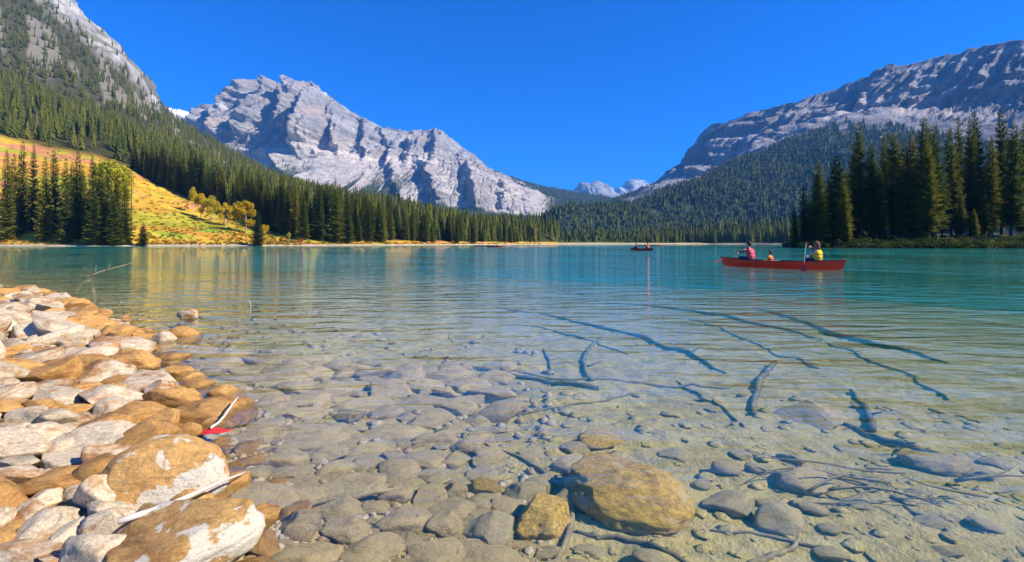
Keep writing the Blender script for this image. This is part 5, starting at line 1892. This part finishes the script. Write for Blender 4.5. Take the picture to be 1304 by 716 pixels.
def along(px_):
    """canoe-space x of the point on the keel seen at a photo column"""
    k = (px_ - CX) / F
    d = bow - stern
    t = (k * stern[1] - stern[0]) / (d[0] - k * d[1])
    return to_local(stern + d * t)[0], (stern + d * t)[1]


xa, Da = along(957)
xc, Dc = along(981)
xw, Dw = along(1042)
# figure-space hand targets: subtract the seat point
def fig(w_, seat): return to_local(w_) - np.array(seat)


seat_a, seat_c, seat_w = (xa, 0.02, 0.215), (xc, 0, 0.06), (xw, 0, 0.215)
gripA, tipA = pix(948, 317, Da - 0.35), pix(909, 335, Da - 0.75 + 0.3)
handA1, handA2 = pix(935, 323.5, Da - 0.42), pix(947, 318, Da - 0.32)
gripW, tipW = pix(1026.5, 309.5, Dw - 0.25), pix(1022.5, 346, Dw - 0.62)
handW1 = pix(1026.2, 312.5, Dw - 0.26)
handW2 = pix(1024.6, 329, Dw - 0.46)
person(CN, seat_a, 1.12, 0.0, (fig(handA1, seat_a), fig(handA2, seat_a)), dict(top=M['black_cloth'], legs=M['navy_cloth'], vest=M['vest_pink']), dict(mat=M['hair_dark']), 'person in a pink red life vest and black sleeves reaching forward with a paddle', lean=0.10, head_turn=-0.3)
person(CN, seat_c, 0.80, 0.0, (None, None), dict(top=M['yellow_cloth'], legs=M['red_cloth'], vest=M['vest_orange']), dict(mat=M['hair_dark']), 'small person in an orange red vest with yellow sleeves sitting low in the canoe', lean=0.02, head_turn=0.2, kneel=True, voxel=0.010)
person(CN, seat_w, 1.10, 0.0, (fig(handW2, seat_w), fig(handW1, seat_w)), dict(top=M['navy_cloth'], legs=M['navy_cloth'], vest=M['vest_yellow']), dict(mat=M['hair_brown'], long=True), 'person with long brown hair in a yellow life vest holding a paddle upright', lean=0.05, head_turn=-0.5)
paddle(gripA, tipA, 'paddle with a dark shaft and red blade swept forward at the bow', M['dark_shaft'], M['red_plastic'])
paddle(gripW, tipW, 'paddle with a white shaft and red blade held upright in the water', M['white_shaft'], M['red_plastic'])

# second canoe and the far ones
b2, s2 = water_hit(800, 318.6), water_hit(835, 319.2)
d_ = b2 - s2
C2 = canoe(b2, s2, 'dark red canoe with two people out in the middle of the lake', length=4.6)
f2 = np.linalg.norm(d_[:2]) / 5.16
person(C2, (1.05, 0, 0.215), 1.0, 0.0, (None, None), dict(top=M['black_cloth'], legs=M['black_cloth'], vest=M['black_cloth']), dict(mat=M['hair_dark']), 'person in dark clothes at the bow of the mid lake canoe', voxel=0.02)
person(C2, (-1.35, 0, 0.215), 1.0, 0.0, (None, None), dict(top=M['black_cloth'], legs=M['black_cloth'], vest=M['vest_orange']), dict(mat=M['hair_dark']), 'person in an orange vest at the stern of the mid lake canoe', voxel=0.02)
for px0, px1, py_, lab, ppl in ((610, 617, 313.9, 'far small red canoe, the one trailing behind its pair near the wooded shore', 0), (617, 623, 313.9, 'far small pink red canoe following the one with a seated paddler', 0), (627, 634, 314.6, 'far small red canoe with one paddler close to the beach', 1), (816, 823.5, 313.2, 'far red canoe beyond the bow of the mid lake canoe', 1), (831, 837, 313.2, 'far red canoe beyond the stern of the mid lake canoe', 0), (966, 973, 312.6, 'tiny far red canoe near the distant wooded strip', 0)):
    bb, ss = water_hit(px0, py_), water_hit(px1, py_)
    cc = canoe(bb, ss, lab, length=5.0)
    for k in range(ppl):
        person(cc, (-0.6, 0, 0.215), 1.0, 0.0, (None, None), dict(top=M['red_cloth'], legs=M['black_cloth'], vest=M['vest_orange']), dict(mat=M['hair_dark']), 'tiny far person in red paddling near the beach' if px0 < 700 else 'tiny far person in red paddling beyond the mid lake canoe', voxel=0.03)
finish_people()

# ------------------------------------------------------------------ haze: thin mountain air round everything
N = NT('mountain_air')
v = N.n('ShaderNodeVolumePrincipled')
v.inputs['Color'].default_value = (0.11, 0.42, 1.0, 1)
v.inputs['Density'].default_value = 0.00008
v.inputs['Anisotropy'].default_value = 0.0
N.t.links.new(v.outputs[0], N.out.inputs['Volume'])
xb, yb = 9500, 12500
V = np.array([(-xb, -800, -42), (xb, -800, -42), (xb, yb, -42), (-xb, yb, -42), (-xb, -800, 1480), (xb, -800, 1480), (xb, yb, 1480), (-xb, yb, 1480)], float)
o = link('haze', mesh_np('haze', V, np.array(bf), N.m))
tag(o, 'thin blue mountain air over the whole valley', 'haze', None, 'stuff')
